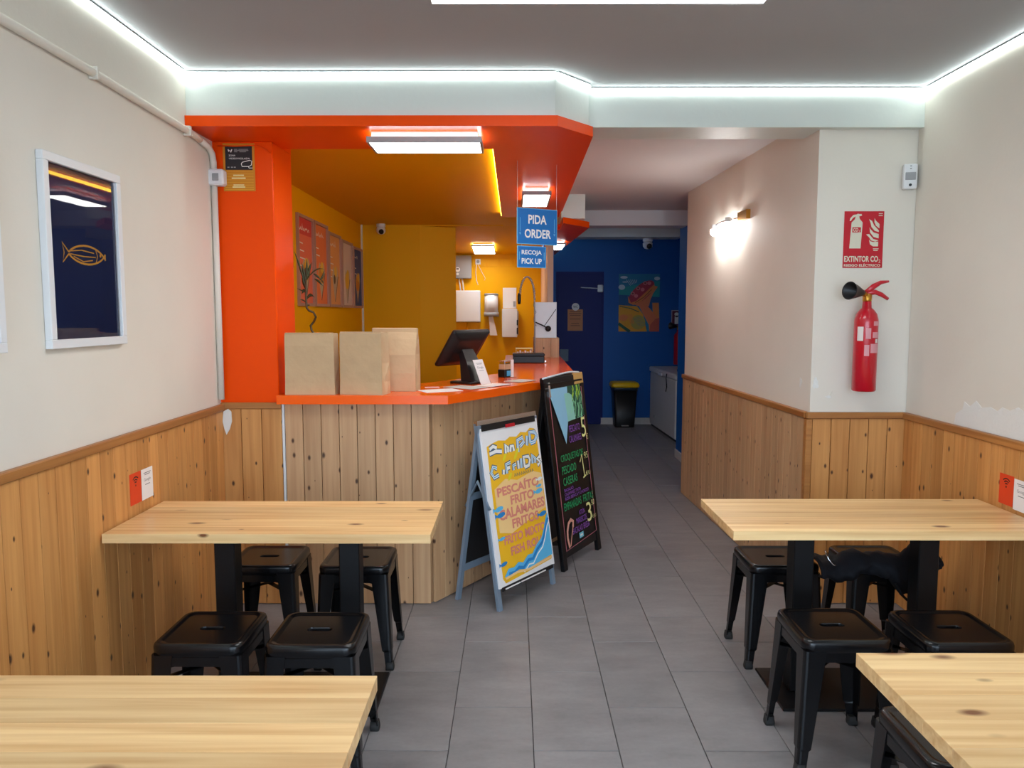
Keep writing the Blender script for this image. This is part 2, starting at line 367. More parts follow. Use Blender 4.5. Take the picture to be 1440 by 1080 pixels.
# wainscot
def plank_mesh(w, h, t=.013):
    a = w/2-.0017; c = .0009
    prof = [(-a, 0), (a, 0), (a, -t+c), (a-c, -t), (-a+c, -t), (-a, -t+c)]
    return MB().loft([[(x, y, 0) for x, y in prof], [(x, y, h) for x, y in prof]], smooth=False).mesh('plank')
def wainscot(parent, A, B, h, mat, w=.0905, z0=.004):
    """planks from A to B (plan points) seen from the right-hand side of A->B ... local -y is the room side"""
    A = Vector(A); B = Vector(B); L = (B-A).length; n = max(1, round(L/w)); ww = L/n; d = (B-A)/L; ang = math.atan2(d.y, d.x)
    me = plank_mesh(ww, h)
    for i in range(n):
        p = A + d*(ww*(i+.5)); new_obj('plank', me, mat, parent, (p.x, p.y, z0+random.uniform(0, .002)), (0, 0, ang))
def rail(parent, A, B, z, ext0=0, ext1=0, h=.034, dep=.026):
    A = Vector(A); B = Vector(B); L = (B-A).length; d = (B-A)/L
    MB().box(-ext0, L+ext1, -dep, .0, z-h, z, bev=.004).build('dado_rail', M['rail'], parent, (A.x, A.y, 0), (0, 0, math.atan2(d.y, d.x)))
ZL, ZR = 1.064, 1.021
wainscot(wl, (XL, -.8), (XL, 3.937), ZL-.034-.004, M['plank'])
rail(wl, (XL, -.8), (XL, 3.94), ZL)
col_o = bpy.data.objects['wall_column']
wainscot(col_o, (-1.5160, 3.951), (-1.20, 3.951), ZL-.026-.004, M['plank'])
rail(col_o, (-1.514, 3.951), (-1.20, 3.951), ZL+.008, dep=.02)
wainscot(wr, (XR, 3.948), (XR, -.8), ZR-.034-.004, M['plank'])
rail(wr, (XR, 3.945), (XR, -.8), ZR)
wainscot(wc, (1.545, 3.963), (2.0305, 3.963), ZR-.034-.004, M['plank'], w=.094)
rail(wc, (1.512, 3.963), (2.026, 3.963), ZR)
wainscot(wc, (1.443, 6.49), (1.532, 3.99), ZR-.034-.004, M['plank_grey'])
rail(wc, (1.443, 6.49), (1.532, 3.965), ZR)
MB().box(1.512, 1.544, 3.945, 3.985, .003, ZR-.035, bev=.003).build('corner_post', M['rail'], wc)
# peeling plaster: ragged flakes and exposed filler
def ragged(cx, cz, rx, rz, n=26, seed=1, flat_bottom=None):
    rd = random.Random(seed); P = []
    for i in range(n):
        a = 2*PI*i/n; k = rd.uniform(.62, 1.12); z = cz+rz*math.sin(a)*k
        P.append((cx+rx*math.cos(a)*k, max(z, flat_bottom) if flat_bottom is not None else z))
    return P
M['filler'] = plain('exposed_white_filler', srgb(226, 226, 222), .85, bump=(60, .6, .006))
def flake(parent, pts, rotz, loc, mat, t=.002, name='peeled_patch'):
    return MB().slab(pts, -t, 0).build(name, mat, parent, loc, (0, 0, rotz))
pts = [(-.48, .0), (.06, .0), (.05, .05), (.0, .075), (-.012, .112), (-.055, .095), (-.10, .125), (-.14, .10), (-.2, .11), (-.25, .098), (-.28, .118), (-.33, .11), (-.38, .13), (-.43, .115), (-.48, .12)]
flake(wr, [(-x, z) for x, z in pts][::-1], -PI/2, (XR, 3.46, ZR+.001), M['filler'])
flake(wc, ragged(0, 0, .022, .008, n=14, seed=3), 0, (1.63, 3.965, 1.10), M['filler'], .003)
flake(wc, ragged(0, 0, .008, .02, n=12, seed=8), 0, (1.645, 3.965, 1.11), M['wall'], .004)
flake(wc, ragged(0, 0, .018, .03, seed=4), 0, (1.56, 3.965, 1.17), M['filler'], .003)
flake(wc, ragged(0, 0, .05, .03, seed=5), -PI/2-.035, (1.5325, 4.12, 1.16), M['filler'], .002)
flake(wc, ragged(0, 0, .03, .02, seed=6), -PI/2-.035, (1.5295, 4.25, 1.2), M['wall'], .003)
flake(col_o, [(0, 0), (.018, .03), (.03, .07), (.028, .12), (.012, .135), (-.012, .12), (-.018, .07), (-.01, .03)], 0, (-1.487, 3.937, .905), M['filler'], .004)

# ------------------------------------------------------------------ LED strips (ceiling edge)
def led(A, B, label, mat='led', z0=2.617, z1=2.632, dep=.012, cat='light strip', group='ceiling light strips'):
    A = Vector(A); B = Vector(B); L = (B-A).length; d = (B-A)/L
    t = thing('light_strip', label, cat, (A.x, A.y, 0), math.atan2(d.y, d.x), group)
    MB().box(0, L, -dep, -.001, z0, z1).build('diffuser', M[mat], t)
    MB().box(0, L, -dep, -.001, z1, z1+.004).build('channel', M['frame_white'], t)
led((XL, -.8), (XL, 3.625), 'long white light strip under the ceiling above the framed fish picture')
led((XL+.014, 3.652), (.19, 3.652), 'straight white light strip along the top of the casing above the orange fascia')
led((.197, 3.658), (.362, 3.852), 'short slanting white light strip at the casing corner')
led((.385, 3.912), (XR-.014, 3.912), 'white light strip along the top of the beam over the corridor')
led((XR, 3.90), (XR, -.8), 'long white light strip under the ceiling above the fire extinguisher side')
t = thing('light_strip', 'hidden yellow light strip on the inner edge of the orange soffit', 'light strip')
MB().box(-.1155, -.1105, 4.2, 6.95, 2.397, 2.418).build('diffuser', M['led_yellow'], t)

# ------------------------------------------------------------------ lamps
def flat_lamp(label, cx, cy, w, l, ztop, h=.05, tilt=0.0, mat='lamp', frame='plastic_grey', sub=.02, group=None):
    t = thing('ceiling_lamp', label, 'ceiling lamp', (cx, cy, ztop), 0, group); t.rotation_euler = (tilt, 0, 0)
    MB().box(-w/2+sub, w/2-sub, -l/2+sub, l/2-sub, -h*.5, 0, bev=.002).build('mount', M['plastic_white'], t)
    f = MB(); b = .011
    for a in ((-w/2, w/2, -l/2, -l/2+b), (-w/2, w/2, l/2-b, l/2), (-w/2, -w/2+b, -l/2+b, l/2-b), (w/2-b, w/2, -l/2+b, l/2-b)): f.box(*a, -h, -h*.5)
    f.build('rim', M[frame], t)
    MB().box(-w/2+b, w/2-b, -l/2+b, l/2-b, -h+.003, -h*.5).build('diffuser', M[mat], t)
    return t
flat_lamp('large white rectangular ceiling panel light above the dining tables', .285, 2.44, 1.15, .60, ZC, .06, mat='panel')
flat_lamp('wide rectangular lamp under the orange soffit facing the dining room', -.425, 3.845, .545, .26, 2.389, .055)
flat_lamp('narrow lamp under the orange soffit behind the blue order sign', .155, 5.63, .2, .6, 2.389, .055)
flat_lamp('lamp under the lower orange soffit at the far end', .455, 8.4, .17, .7, 2.28, .04)
flat_lamp('rectangular lamp on the sloping yellow kitchen ceiling', -.36, 9.3, .27, .62, 2.321-.008, .03, tilt=-.0668)

# wall sconce with two spots
t = thing('wall_spot_lamp', 'brass wall lamp with two glowing spot heads on the cream corridor wall', 'wall lamp', (1.497, 5.12, 2.155), PI/2+.036)
MB().box(-.16, .02, .0, .03, -.025, .035, bev=.003).build('wall_bracket', M['brass'], t)
MB().tube([(-.02, .02, .0), (.2, .06, .0), (.42, .06, -.005)], .006).build('arm', M['steel'], t)
for i, (xx, zz) in enumerate(((.10, -.03), (.40, -.045))):
    s = MB().lathe([(.018, .03), (.022, .0), (.03, -.005)], 14, M=Matrix.Translation((xx, .065, zz+.015))).build('spot_head', M['plastic_white'], t)
    MB().lathe([(.004, .02), (.024, .012), (.03, 0), (.026, -.02), (.012, -.034), (.002, -.036)], 14, M=Matrix.Translation((xx, .065, zz))).build('bulb', M['bulb'], s)

# ------------------------------------------------------------------ service counter
cbase = [(-1.205, 3.925), (-.425, 3.938), (.335, 5.16), (.36, 7.75), (-.02, 7.75), (-.02, 5.32), (-.55, 4.38), (-1.205, 4.38)]
ct = thing('service_counter', 'pine plank clad service counter with a slanting corner', 'counter')
core = [(-1.19, 3.953), (-.44, 3.962), (.315, 5.17), (.335, 7.7), (0, 7.7), (0, 5.33), (-.54, 4.37), (-1.19, 4.37)]
MB().prism(core, .0, 1.069).build('carcass', M['plank_grey'], ct)
wainscot(ct, (-1.185, 3.952), (-.437, 3.952), 1.06, M['plank_grey'], .089)
wainscot(ct, (-.428, 3.962), (.328, 5.165), 1.06, M['plank_grey'], .089)
wainscot(ct, (.316, 5.19), (.336, 7.68), 1.06, M['plank_grey'], .089)
MB().box(-1.198, -1.186, 3.936, 3.95, .0, 1.068).build('edge_strip', M['frame_white'], ct)
tp = [(-1.205, 3.872), (-.335, 3.872), (.425, 5.06), (.45, 7.72), (-.08, 7.72), (-.08, 5.36), (-.6, 4.45), (-1.205, 4.45)]
tag(MB().prism(tp, 1.0705, 1.115).build('countertop', M['orange_top']), 'glossy orange countertop lying on the pine clad counter', 'countertop')
# splash box at the end of the counter
t = thing('counter_end_box', 'small plank clad upstand box at the far end of the orange countertop', 'box', (.19, 7.28, 1.1155))
MB().box(.0, .238, .012, .42, 0, .183).build('body', M['plank_grey'], t)
me = plank_mesh(.0793, .183, .012)
for i in range(3): new_obj('plank', me, M['plank_grey'], t, (.0397+.0793*i, .0125, 0))
M['marble'] = plain('white_marble_print', srgb(222, 226, 232), .3, vary=.05, vscale=5)
t = thing('splash_panel', 'white upright panel standing on the plank clad box', 'panel', (.198, 7.34, 1.3))
MB().box(0, .207, 0, .018, 0, .337, bev=.002).build('board', M['marble'], t)
MB().tube([(-.01, -.02, .155), (.07, -.03, .12), (.125, -.035, .09)], .006).build('stay_arm', M['black_matt'], t)
MB().tube([(.085, -.012, .105), (.2, -.004, .27)], .003).build('stay_cable', M['black_matt'], t)
MB().lathe([(.004, 0), (.026, .003), (.028, .012), (.018, .022), (.003, .024)], 16, M=Matrix.Translation((.125, -.03, .088)) @ Matrix.Rotation(PI/2, 4, 'X')).build('knob', M['black_matt'], t)

# ------------------------------------------------------------------ tables
def make_table(name, label, x0, y0, legs):
    w, d, th, zt = 1.193, .497, .034, .732
    t = thing(name, label, 'table', (x0, y0, 0), 0, 'wall side dining tables')
    n = 5; bw = d/n
    me = MB().box(0, w, -bw/2+.0001, bw/2-.0001, zt-th, zt, bev=.0008).mesh('tabletop_board')
    for i in range(n): new_obj('tabletop_board', me, M['top'], t, (0, bw*(i+.5), 0))
    for lx in legs: MB().box(lx-.04, lx+.04, d/2-.04, d/2+.04, .012, zt-th-.008, bev=.004).build('leg', M['black_matt'], t)
    cx = sum(legs)/2
    MB().box(cx-.36, cx+.36, d/2-.175, d/2+.175, 0, .012, bev=.003).build('base_plate', M['black_matt'], t)
    MB().box(cx-.34, cx+.34, d/2-.12, d/2+.12, zt-th-.008, zt-th).build('mount_plate', M['black_matt'], t)
    return t
make_table('dining_table', 'pine topped table against the left wall in front of the counter', -1.495, 2.722, (.362, .85))
make_table('dining_table', 'pine topped table on the fire extinguisher side with black stools under both long edges', .807, 2.765, (.343, .838))
make_table('dining_table', 'near pine table whose pale top fills the bottom left corner', -1.495, 1.135, (.362, .85))
make_table('dining_table', 'near pine table cut off by the bottom right corner', .807, 1.253, (.343, .838))

# ------------------------------------------------------------------ stools
def rrect(h, r, z, n=6, hy=None):
    hy = hy or h; P = []
    for cx, cy, a0 in ((h-r, hy-r, 0), (-h+r, hy-r, PI/2), (-h+r, -hy+r, PI), (h-r, -hy+r, 1.5*PI)):
        for i in range(n): a = a0+PI/2*i/(n-1); P.append((cx+r*math.cos(a), cy+r*math.sin(a), z))
    return P
def make_stool(label, loc):
    t = thing('stool', label, 'stool', loc, 0, 'black metal stools at the tables')
    s = MB()
    s.loft([rrect(.140, .03, .405), rrect(.1475, .036, .408), rrect(.150, .038, .425), rrect(.150, .038, .438), rrect(.147, .036, .447), rrect(.141, .034, .451), rrect(.130, .03, .4515),
            rrect(.125, .028, .4475), rrect(.120, .026, .4465)], cap0=False, cap1=False)
    s.loft([rrect(.120, .026, .4465), rrect(.043, .0135, .4465, hy=.0155), rrect(.0415, .0125, .443, hy=.014), rrect(.0415, .0125, .436, hy=.014)], cap0=False, cap1=False, smooth=False)
    s.build('seat', M['black'], t)
    a = MB()   # apron: four shallow arched skirts
    for q in range(4):
        R = Matrix.Rotation(q*PI/2, 4, 'Z')
        a.slab([(-.138, .41), (.138, .41), (.142, .36), (.095, .372), (.07, .378), (-.07, .378), (-.095, .372), (-.142, .36)], -.1475, -.1455, M=R)
    a.build('apron', M['black'], t)
    b = MB()
    for sg in (1, -1): b.box(-.2, .2, -.012, .012, .325 if sg > 0 else .320, .328 if sg > 0 else .323, M=Matrix.Rotation(sg*PI/4, 4, 'Z'))
    b.build('cross_brace', M['black'], t)
    def sec(c, arm, z, th=.004):
        r = min(.014, arm*.35); P = []
        P.append((c-arm, c)); 
        for i in range(4): aa = PI/2-PI/2*i/3; P.append((c-r+r*math.cos(aa), c-r+r*math.sin(aa)))
        P.append((c, c-arm)); P.append((c-th, c-arm)); P.append((c-th-.004, c-th-.004)); P.append((c-arm, c-th))
        return [(x, y, z) for x, y in P]
    lm = MB().loft([sec(.149, .072, .415), sec(.151, .068, .36), sec(.158, .055, .22), sec(.1655, .042, .085), sec(.164, .034, .078), sec(.168, .03, .02)], smooth=False).mesh('leg')
    fm = MB().loft([rrect(.017, .006, 0, 3), rrect(.018, .006, .01, 3), rrect(.015, .005, .034, 3)]).mesh('foot')
    for q in range(4):
        l = new_obj('leg', lm, M['black'], t, None, (0, 0, q*PI/2))
        new_obj('foot', fm, M['rubber'], l, (.155, .155, 0))
    return t
st0 = make_stool('black metal stool between table and counter, the one nearer the left wall', (-1.095, 3.36, 0))
for loc, lab in (((-.69, 3.35, 0), 'black metal stool between table and counter, the one nearer the yellow sign board'),
                 ((-1.04, 2.565, 0), 'black metal stool in front of the fish picture table, next to the left wall'),
                 ((-.668, 2.557, 0), 'black metal stool in front of the fish picture table, next to the open floor'),
                 ((1.17, 3.365, 0), 'black metal stool behind the extinguisher side table, nearest the corridor floor'),
                 ((1.612, 3.372, 0), 'black metal stool with a dark jacket draped over it'),
                 ((1.11, 2.60, 0), 'black metal stool on the near side of the extinguisher side table, next to the aisle'),
                 ((1.507, 2.582, 0), 'black metal stool on the near side of the extinguisher side table, next to the wall'),
                 ((1.148, 1.893, 0), 'black metal stool half hidden under the near pine table at the bottom right')):
    dup(st0, loc, 0, lab)

# jacket draped over a stool
def jacket():
    rd = random.Random(5); nx, nv = 34, 16
    xs = [1.29+(1.80-1.29)*i/(nx-1) for i in range(nx)]
    def lerp(tab, x):
        for (a, va), (b, vb) in zip(tab[:-1], tab[1:]):
            if a <= x <= b: return va+(vb-va)*(x-a)/(b-a)
        return tab[-1][1]
    top = [(1.14, .50), (1.18, .56), (1.25, .555), (1.30, .475), (1.36, .47), (1.42, .505), (1.45, .52), (1.5, .51), (1.6, .50), (1.66, .50), (1.70, .54), (1.75, .555), (1.80, .5)]
    bot = [(1.14, .48), (1.20, .465), (1.30, .42), (1.36, .40), (1.42, .41), (1.50, .44), (1.58, .42), (1.64, .34), (1.70, .36), (1.76, .42), (1.80, .46)]
    rows = []
    for v in range(nv):
        row = []
        for i, x in enumerate(xs):
            tz, bz = lerp(top, x), lerp(bot, x); k = v/(nv-1)
            fold = .007*math.sin(x*44+k*6)+.006*math.sin(x*97-k*9)+.004*math.sin(x*23+k*21)
            if k < .4:
                kk = k/.4; y = 3.30-.10*kk; z = .470+(tz-.470)*math.sin(kk*PI/2)
            else:
                kk = (k-.4)/.6; y = 3.20-.045*math.sin(kk*PI*.9)-.012*kk; z = tz+(bz-tz)*kk
            zmin = .462 if (x < 1.325 or x > 1.46) and y > 3.2 else 0
            row.append((x, y+fold-.004, max(z+.5*fold, zmin)))
        rows.append(row)
    t = thing('jacket', 'crumpled black jacket draped over a stool behind the extinguisher side table', 'jacket', (0, 0, 0))
    mb = MB(); mb.loft(rows, close=False)
    o = mb.build('cloth_body', M['cloth'], t); sol = o.modifiers.new('thickness', 'SOLIDIFY'); sol.thickness = .012; sol.offset = 0
    MB().tube([(1.325, 3.20, .525), (1.335, 3.185, .49), (1.352, 3.178, .468), (1.37, 3.176, .464)], .0045, 6).build('zip', M['steel'], t)
    MB().tube([(1.60, 3.14, .40), (1.62, 3.13, .36), (1.645, 3.128, .335), (1.67, 3.13, .345), (1.68, 3.14, .38)], .006, 6).build('strap', M['cloth'], t)
    return t
jacket()

# ------------------------------------------------------------------ A-boards
def rotx(t): return Matrix.Rotation(t, 4, 'X')
# yellow poster board
a1 = thing('sandwich_board', 'blue grey folding sandwich board with a yellow fried fish poster beside the counter', 'sign board', (-.074, 3.83, 0), math.atan2(.429, .313))
w1, h1, dep1 = .53, .965, .30; til = math.atan2(dep1/2, h1); L1 = math.hypot(h1, dep1/2)
FR = rotx(-til); BK = Matrix.Translation((0, dep1, 0)) @ rotx(til)
for xx in (0, w1-.03): MB().box(xx, xx+.03, 0, .018, .0, L1, M=FR).build('front_leg', M['bluegrey'], a1)
for xx in (0, w1-.03): MB().box(xx, xx+.03, -.018, 0, .0, L1-.01, M=BK).build('rear_leg', M['bluegrey'], a1)
for zz in (.16, .56): MB().box(.03, w1-.03, -.016, -.002, zz, zz+.04, M=BK).build('cross_bar', M['bluegrey'], a1)
MB().box(.03, w1-.03, -.012, -.006, .2, .9, M=BK).build('rear_panel', M['plastic_black'], a1)
MB().tube([(.012, .07, .52), (.012, .15, .66), (.012, .23, .52)], .009, 6).build('side_brace', M['bluegrey'], a1)
MB().box(0, w1, -.008, .012, L1-.012, L1+.012, M=FR).build('top_bar', M['steel'], a1)
pa = MB().box(.012, w1-.006, -.012, -.001, .115, L1-.03, M=FR).build('poster_board', M['paper'], a1)
MB().box(.02, w1-.03, -.018, -.010, L1-.045, L1-.012, M=FR).build('clip_bar', M['plastic_black'], a1)
MB().box(.22, .30, -.022, -.017, L1-.048, L1-.03, M=FR).build('clip', M['red'], a1)
MB().box(.03, w1-.03, -.018, -.010, .098, .118, M=FR).build('ledge', M['plastic_black'], a1)
for f0, f1 in ((.05, .18), (.19, .42)): MB().box(f0, f1, -.022, -.018, .103, .109, M=FR).build('marker_rail', M['paper'], a1)
pr = Print(); PW, PH = .512, L1-.03-.115-.02
X_ = lambda u: u*PW
Z_ = lambda v: PH*(1-v)
yel = ink('poster_yellow', 246, 188, 30); peach = ink('poster_peach', 250, 208, 140); cor = ink('poster_coral', 226, 138, 120); lblue = ink('poster_light_blue', 90, 182, 226); mblue = ink('poster_blue', 30, 130, 200); wht = ink('ink_white', 240, 240, 236); teal = ink('ink_slate', 70, 96, 120); lem = ink('poster_lemon', 232, 214, 40)
out = [(.06, .07), (.06, .96), (.10, .985), (.96, .97), (.97, .5), (.95, .06)]
wob = [(.92, .045), (.84, .035), (.76, .06), (.66, .05), (.58, .075), (.46, .066), (.38, .085), (.26, .075), (.16, .085)]
pr.poly([(X_(u), Z_(v)) for u, v in [(.06, .10), (.055, .5), (.06, .95), (.10, .985), (.5, .975), (.95, .96), (.965, .5), (.95, .06)]+wob], yel)
pr.up(); pr.poly([(X_(u), Z_(v)) for u, v in [(.10, .38), (.10, .66), (.3, .69), (.7, .63), (.95, .60), (.95, .36), (.8, .33), (.5, .36), (.3, .33)]], peach)
pr.disc(X_(.82), Z_(.45), .07, .09, peach)
pr.up()
SL = .0
# stylised title shapes (illegible in the photograph)
def glyphs(G, w_, m_, dz=0.0):
    for g in G: pr.stroke([(X_(u), Z_(v)+dz) for u, v in g], w_, m_)
G1 = ([(.10, .12), (.16, .105), (.22, .12)], [(.09, .15), (.2, .14), (.30, .15)], [(.36, .17), (.37, .11), (.41, .135), (.40, .165)], [(.44, .165), (.46, .13), (.50, .13), (.505, .165)],
      [(.58, .18), (.59, .10), (.68, .09), (.70, .12), (.62, .145)], [(.75, .15), (.77, .085)], [(.82, .14), (.82, .065), (.92, .07), (.95, .10), (.90, .135), (.82, .14)])
G2 = ([(.18, .25), (.12, .235), (.08, .27), (.12, .305), (.20, .295)], [(.28, .30), (.29, .27)], [(.34, .30), (.34, .24), (.42, .235)], [(.34, .268), (.40, .265)], [(.46, .29), (.46, .26), (.51, .255)], [(.55, .29), (.555, .235)], [(.60, .29), (.61, .225)],
      [(.66, .29), (.66, .22), (.75, .225), (.77, .25), (.74, .285), (.66, .29)], [(.81, .28), (.82, .22), (.87, .25), (.86, .28)], [(.96, .245), (.90, .255), (.96, .285), (.90, .30)])
glyphs(G1, .030, teal); glyphs(G2, .030, teal); pr.up(); glyphs(G1[4:], .026, mblue); glyphs(G1, .018, wht); glyphs(G2, .018, wht); pr.up(); glyphs(G2[::2], .007, lblue); glyphs(G1[4:], .006, lblue)
for u, v in ((.33, .19), (.52, .20), (.38, .325), (.55, .175)): pr.disc(X_(u), Z_(v), .026, .010, lem, rot=.8)
pr.up()
for i in range(9): pr.stroke([(X_(.46+.04*i), Z_(.335)), (X_(.47+.04*i), Z_(.312)), (X_(.485+.04*i), Z_(.33))], .004, teal)
for tx, u0, u1, v0, v1 in (('PESCAÍTO', .13, .88, .362, .435), ('FRITO', .34, .76, .447, .508), ('CALAMARES', .12, .94, .52, .588), ('FRITOS', .32, .80, .60, .662), ('FRITO MIXTO', .15, .90, .69, .748), ('FISH ROLL', .24, .84, .772, .83)):
    pr.text(tx, X_(u0), X_(u1), Z_(v1), Z_(v0), cor, bold=.035)
def fish(u, v, s, m_):
    c = (X_(u), Z_(v)); pr.disc(c[0], c[1], .036*s, .013*s, m_, rot=.1); pr.poly([(c[0]-.03*s, c[1]), (c[0]-.052*s, c[1]+.014*s), (c[0]-.052*s, c[1]-.014*s)], m_)
fish(.86, .475, 1, lblue); fish(.90, .395, .7, wht); fish(.88, .44, .6, lblue); fish(.13, .51, 1, lblue); fish(.15, .55, 1, mblue); fish(.88, .635, 1, mblue); fish(.12, .70, .7, lblue); fish(.10, .86, .8, mblue)
wv = [(.08, .945), (.16, .90), (.26, .905), (.34, .885), (.42, .90), (.52, .865), (.60, .87), (.70, .82), (.80, .79), (.86, .74), (.93, .66), (.965, .64)]
pr.poly([(X_(u), Z_(v)) for u, v in wv]+[(X_(u), Z_(v)) for u, v in ((.965, .93), (.5, .955), (.3, .93), (.16, .945))], lblue)
pr.up(); pr.stroke([(X_(u), Z_(v+.035)) for u, v in wv[1:]], .018, mblue); pr.stroke([(X_(u), Z_(v+.065)) for u, v in wv[4:]], .008, wht)
pr.stroke([(X_(.1), Z_(.955)), (X_(.3), Z_(.945)), (X_(.5), Z_(.96)), (X_(.95), Z_(.945))], .012, peach)
pr.build('poster_print', a1, Vector((.016, 0, 0)) + FR @ Vector((0, -.0121, .118)), (-til, 0, 0))
# black menu board
a2 = thing('menu_board', 'tall black chalk menu board with coloured lettering beside the corridor', 'sign board', (.299, 4.441, 0), math.atan2(.471, .273))
w2, h2, dep2 = .544, 1.15, .30; til2 = math.atan2(dep2/2, h2); L2 = math.hypot(h2, dep2/2)
FR2 = rotx(-til2); BK2 = Matrix.Translation((0, dep2, 0)) @ rotx(til2)
def arched(w, z0, z1, rise, n=14, x0=0):
    return [(x0, z0), (x0+w, z0), (x0+w, z1-.05), (x0+w-.02, z1-.02)]+[(x0+w-.04-(w-.08)*i/n, z1-.006+rise*math.sin(PI*(.12+.76*i/n))) for i in range(n+1)]+[(x0, z1)]
MB().slab(arched(w2, .07, L2, .012), .004, .020, M=FR2).build('front_panel', M['plastic_black'], a2)
MB().slab(arched(w2, .07, L2-.03, .0), -.020, -.004, M=BK2).build('rear_panel', M['plastic_black'], a2)
for xx in (0, w2-.05): MB().box(xx, xx+.05, -.002, .024, 0, L2-.02, bev=.003, M=FR2).build('front_leg', M['black_matt'], a2)
for xx in (0, w2-.05): MB().box(xx, xx+.05, -.024, .002, 0, L2-.06, bev=.003, M=BK2).build('rear_leg', M['black_matt'], a2)
MB().box(0, w2, -.004, .024, L2-.075, L2-.006, bev=.003, M=FR2).build('header', M['black_matt'], a2)
M['tan'] = plain('worn_tan_wood', srgb(206, 164, 92), .6); M['edge_highlight'] = plain('painted_edge_highlight', srgb(196, 212, 220), .5)
MB().box(.40, w2-.01, -.007, .024, L2-.07, L2+.003, bev=.004, M=FR2).build('worn_corner', M['tan'], a2)
MB().tube([(0, 0, L2-.004), (.15, 0, L2+.004), (.3, 0, L2+.012), (.4, 0, L2+.012), (.49, 0, L2+.004), (.535, 0, L2-.02)], .006, 6, M=FR2).build('top_edge_highlight', M['edge_highlight'], a2)  # pale tube paints in the light reflecting along the board's top edge
for xx in (.045, ): MB().box(xx, xx+.02, -.008, -.003, L2-.12, L2-.03, M=FR2).build('hinge', M['steel'], a2)
pr = Print(); BW, BH = w2-.05, 1.06
X_ = lambda u: .025+u*BW
Z_ = lambda v: .075+BH*(1-v)
pink = ink('chalk_pink', 186, 110, 122); vio = ink('chalk_violet', 150, 92, 196); grn = ink('chalk_green', 40, 176, 110); paleg = ink('chalk_pale_green', 150, 226, 176); yelc = ink('chalk_yellow', 236, 238, 160); sky = ink('chalk_sky_blue', 150, 206, 236); shr = ink('chalk_salmon', 220, 160, 140); dkg = ink('chalk_dark_green', 16, 84, 62); stick = ink('sticker_cyan', 120, 206, 226)
pr.stroke([(X_(.06), Z_(.06)), (X_(.06), Z_(.965)), (X_(.95), Z_(.945)), (X_(.96), Z_(.06))], .008, pink)
pr.poly([(X_(u), Z_(v)) for u, v in ((.02, .035), (.56, .02), (.52, .19), (.47, .26), (.37, .375))], sky)
pr.up(); pr.poly([(X_(u), Z_(v)) for u, v in ((.45, .085), (.78, .085), (.92, .24), (.48, .25))], ink('chalk_mint', 150, 214, 200))
pr.poly([(X_(u), Z_(v)) for u, v in ((.56, .02), (.86, .0), (.95, .10), (.97, .235), (.70, .245), (.66, .10), (.55, .08))], dkg)
pr.up()
rd = random.Random(3)
for i in range(22):
    u = .60+.34*rd.random(); v = .03+.14*rd.random(); pr.stroke([(X_(u), Z_(v)), (X_(u+.03*rd.random()), Z_(v+.03)), (X_(u-.03), Z_(v+.06+.03*rd.random()))], .006, paleg if v > .08 else ink('chalk_lime', 176, 220, 60))
for tx, u0, u1, v0, v1, m_ in (('PESCAITO', .48, .79, .275, .315, vio), ('CALAMARES', .46, .80, .335, .375, vio), ('5', .83, .96, .245, .365, yelc), ('€', .95, 1.0, .35, .385, yelc),
    ('CROQUETAS DE', .17, .80, .43, .475, grn), ('PESCADO', .17, .56, .495, .54, grn), ('CASERAS', .17, .56, .56, .605, grn), ('95', .82, .93, .455, .495, yelc), ('€/U', .82, .95, .57, .595, yelc),
    ('BACALAO', .17, .42, .622, .640, vio), ('CALAMARES TINTA', .17, .62, .646, .664, vio), ('ROSA IBERICA Y CHORIZO', .17, .84, .670, .688, vio),
    ('EMPANADAS', .12, .60, .70, .745, grn), ('FRITAS', .66, .96, .70, .745, grn), ('3', .72, .86, .755, .87, yelc), ('50', .88, .97, .752, .785, yelc), ('€/U', .87, .98, .84, .862, yelc),
    ('ATÚN', .50, .66, .77, .805, vio), ('MARISCOS', .40, .70, .815, .848, vio), ('BACALAO BRESA', .27, .76, .86, .895, vio)):
    pr.text(tx, X_(u0), X_(u1), Z_(v1), Z_(v0), m_)
pr.stroke([(X_(.68), Z_(.505)), (X_(.75), Z_(.462)), (X_(.775), Z_(.60))], .010, yelc); pr.stroke([(X_(.73), Z_(.602)), (X_(.82), Z_(.592))], .010, yelc)
pr.stroke([(X_(u), Z_(v)) for u, v in ((.15, .955), (.12, .90), (.13, .86), (.18, .82), (.25, .805), (.31, .82), (.29, .85))], .022, shr)
pr.stroke([(X_(u), Z_(v)) for u, v in ((.29, .85), (.23, .90), (.18, .95))], .010, shr)
pr.rect(X_(.44), X_(.56), Z_(.935), Z_(.905), stick); pr.up(); pr.disc(X_(.5), Z_(.92), .02, .006, wht)
pr.build('chalk_writing', a2, FR2 @ Vector((0, -.0022, 0)), (-til2, 0, 0))

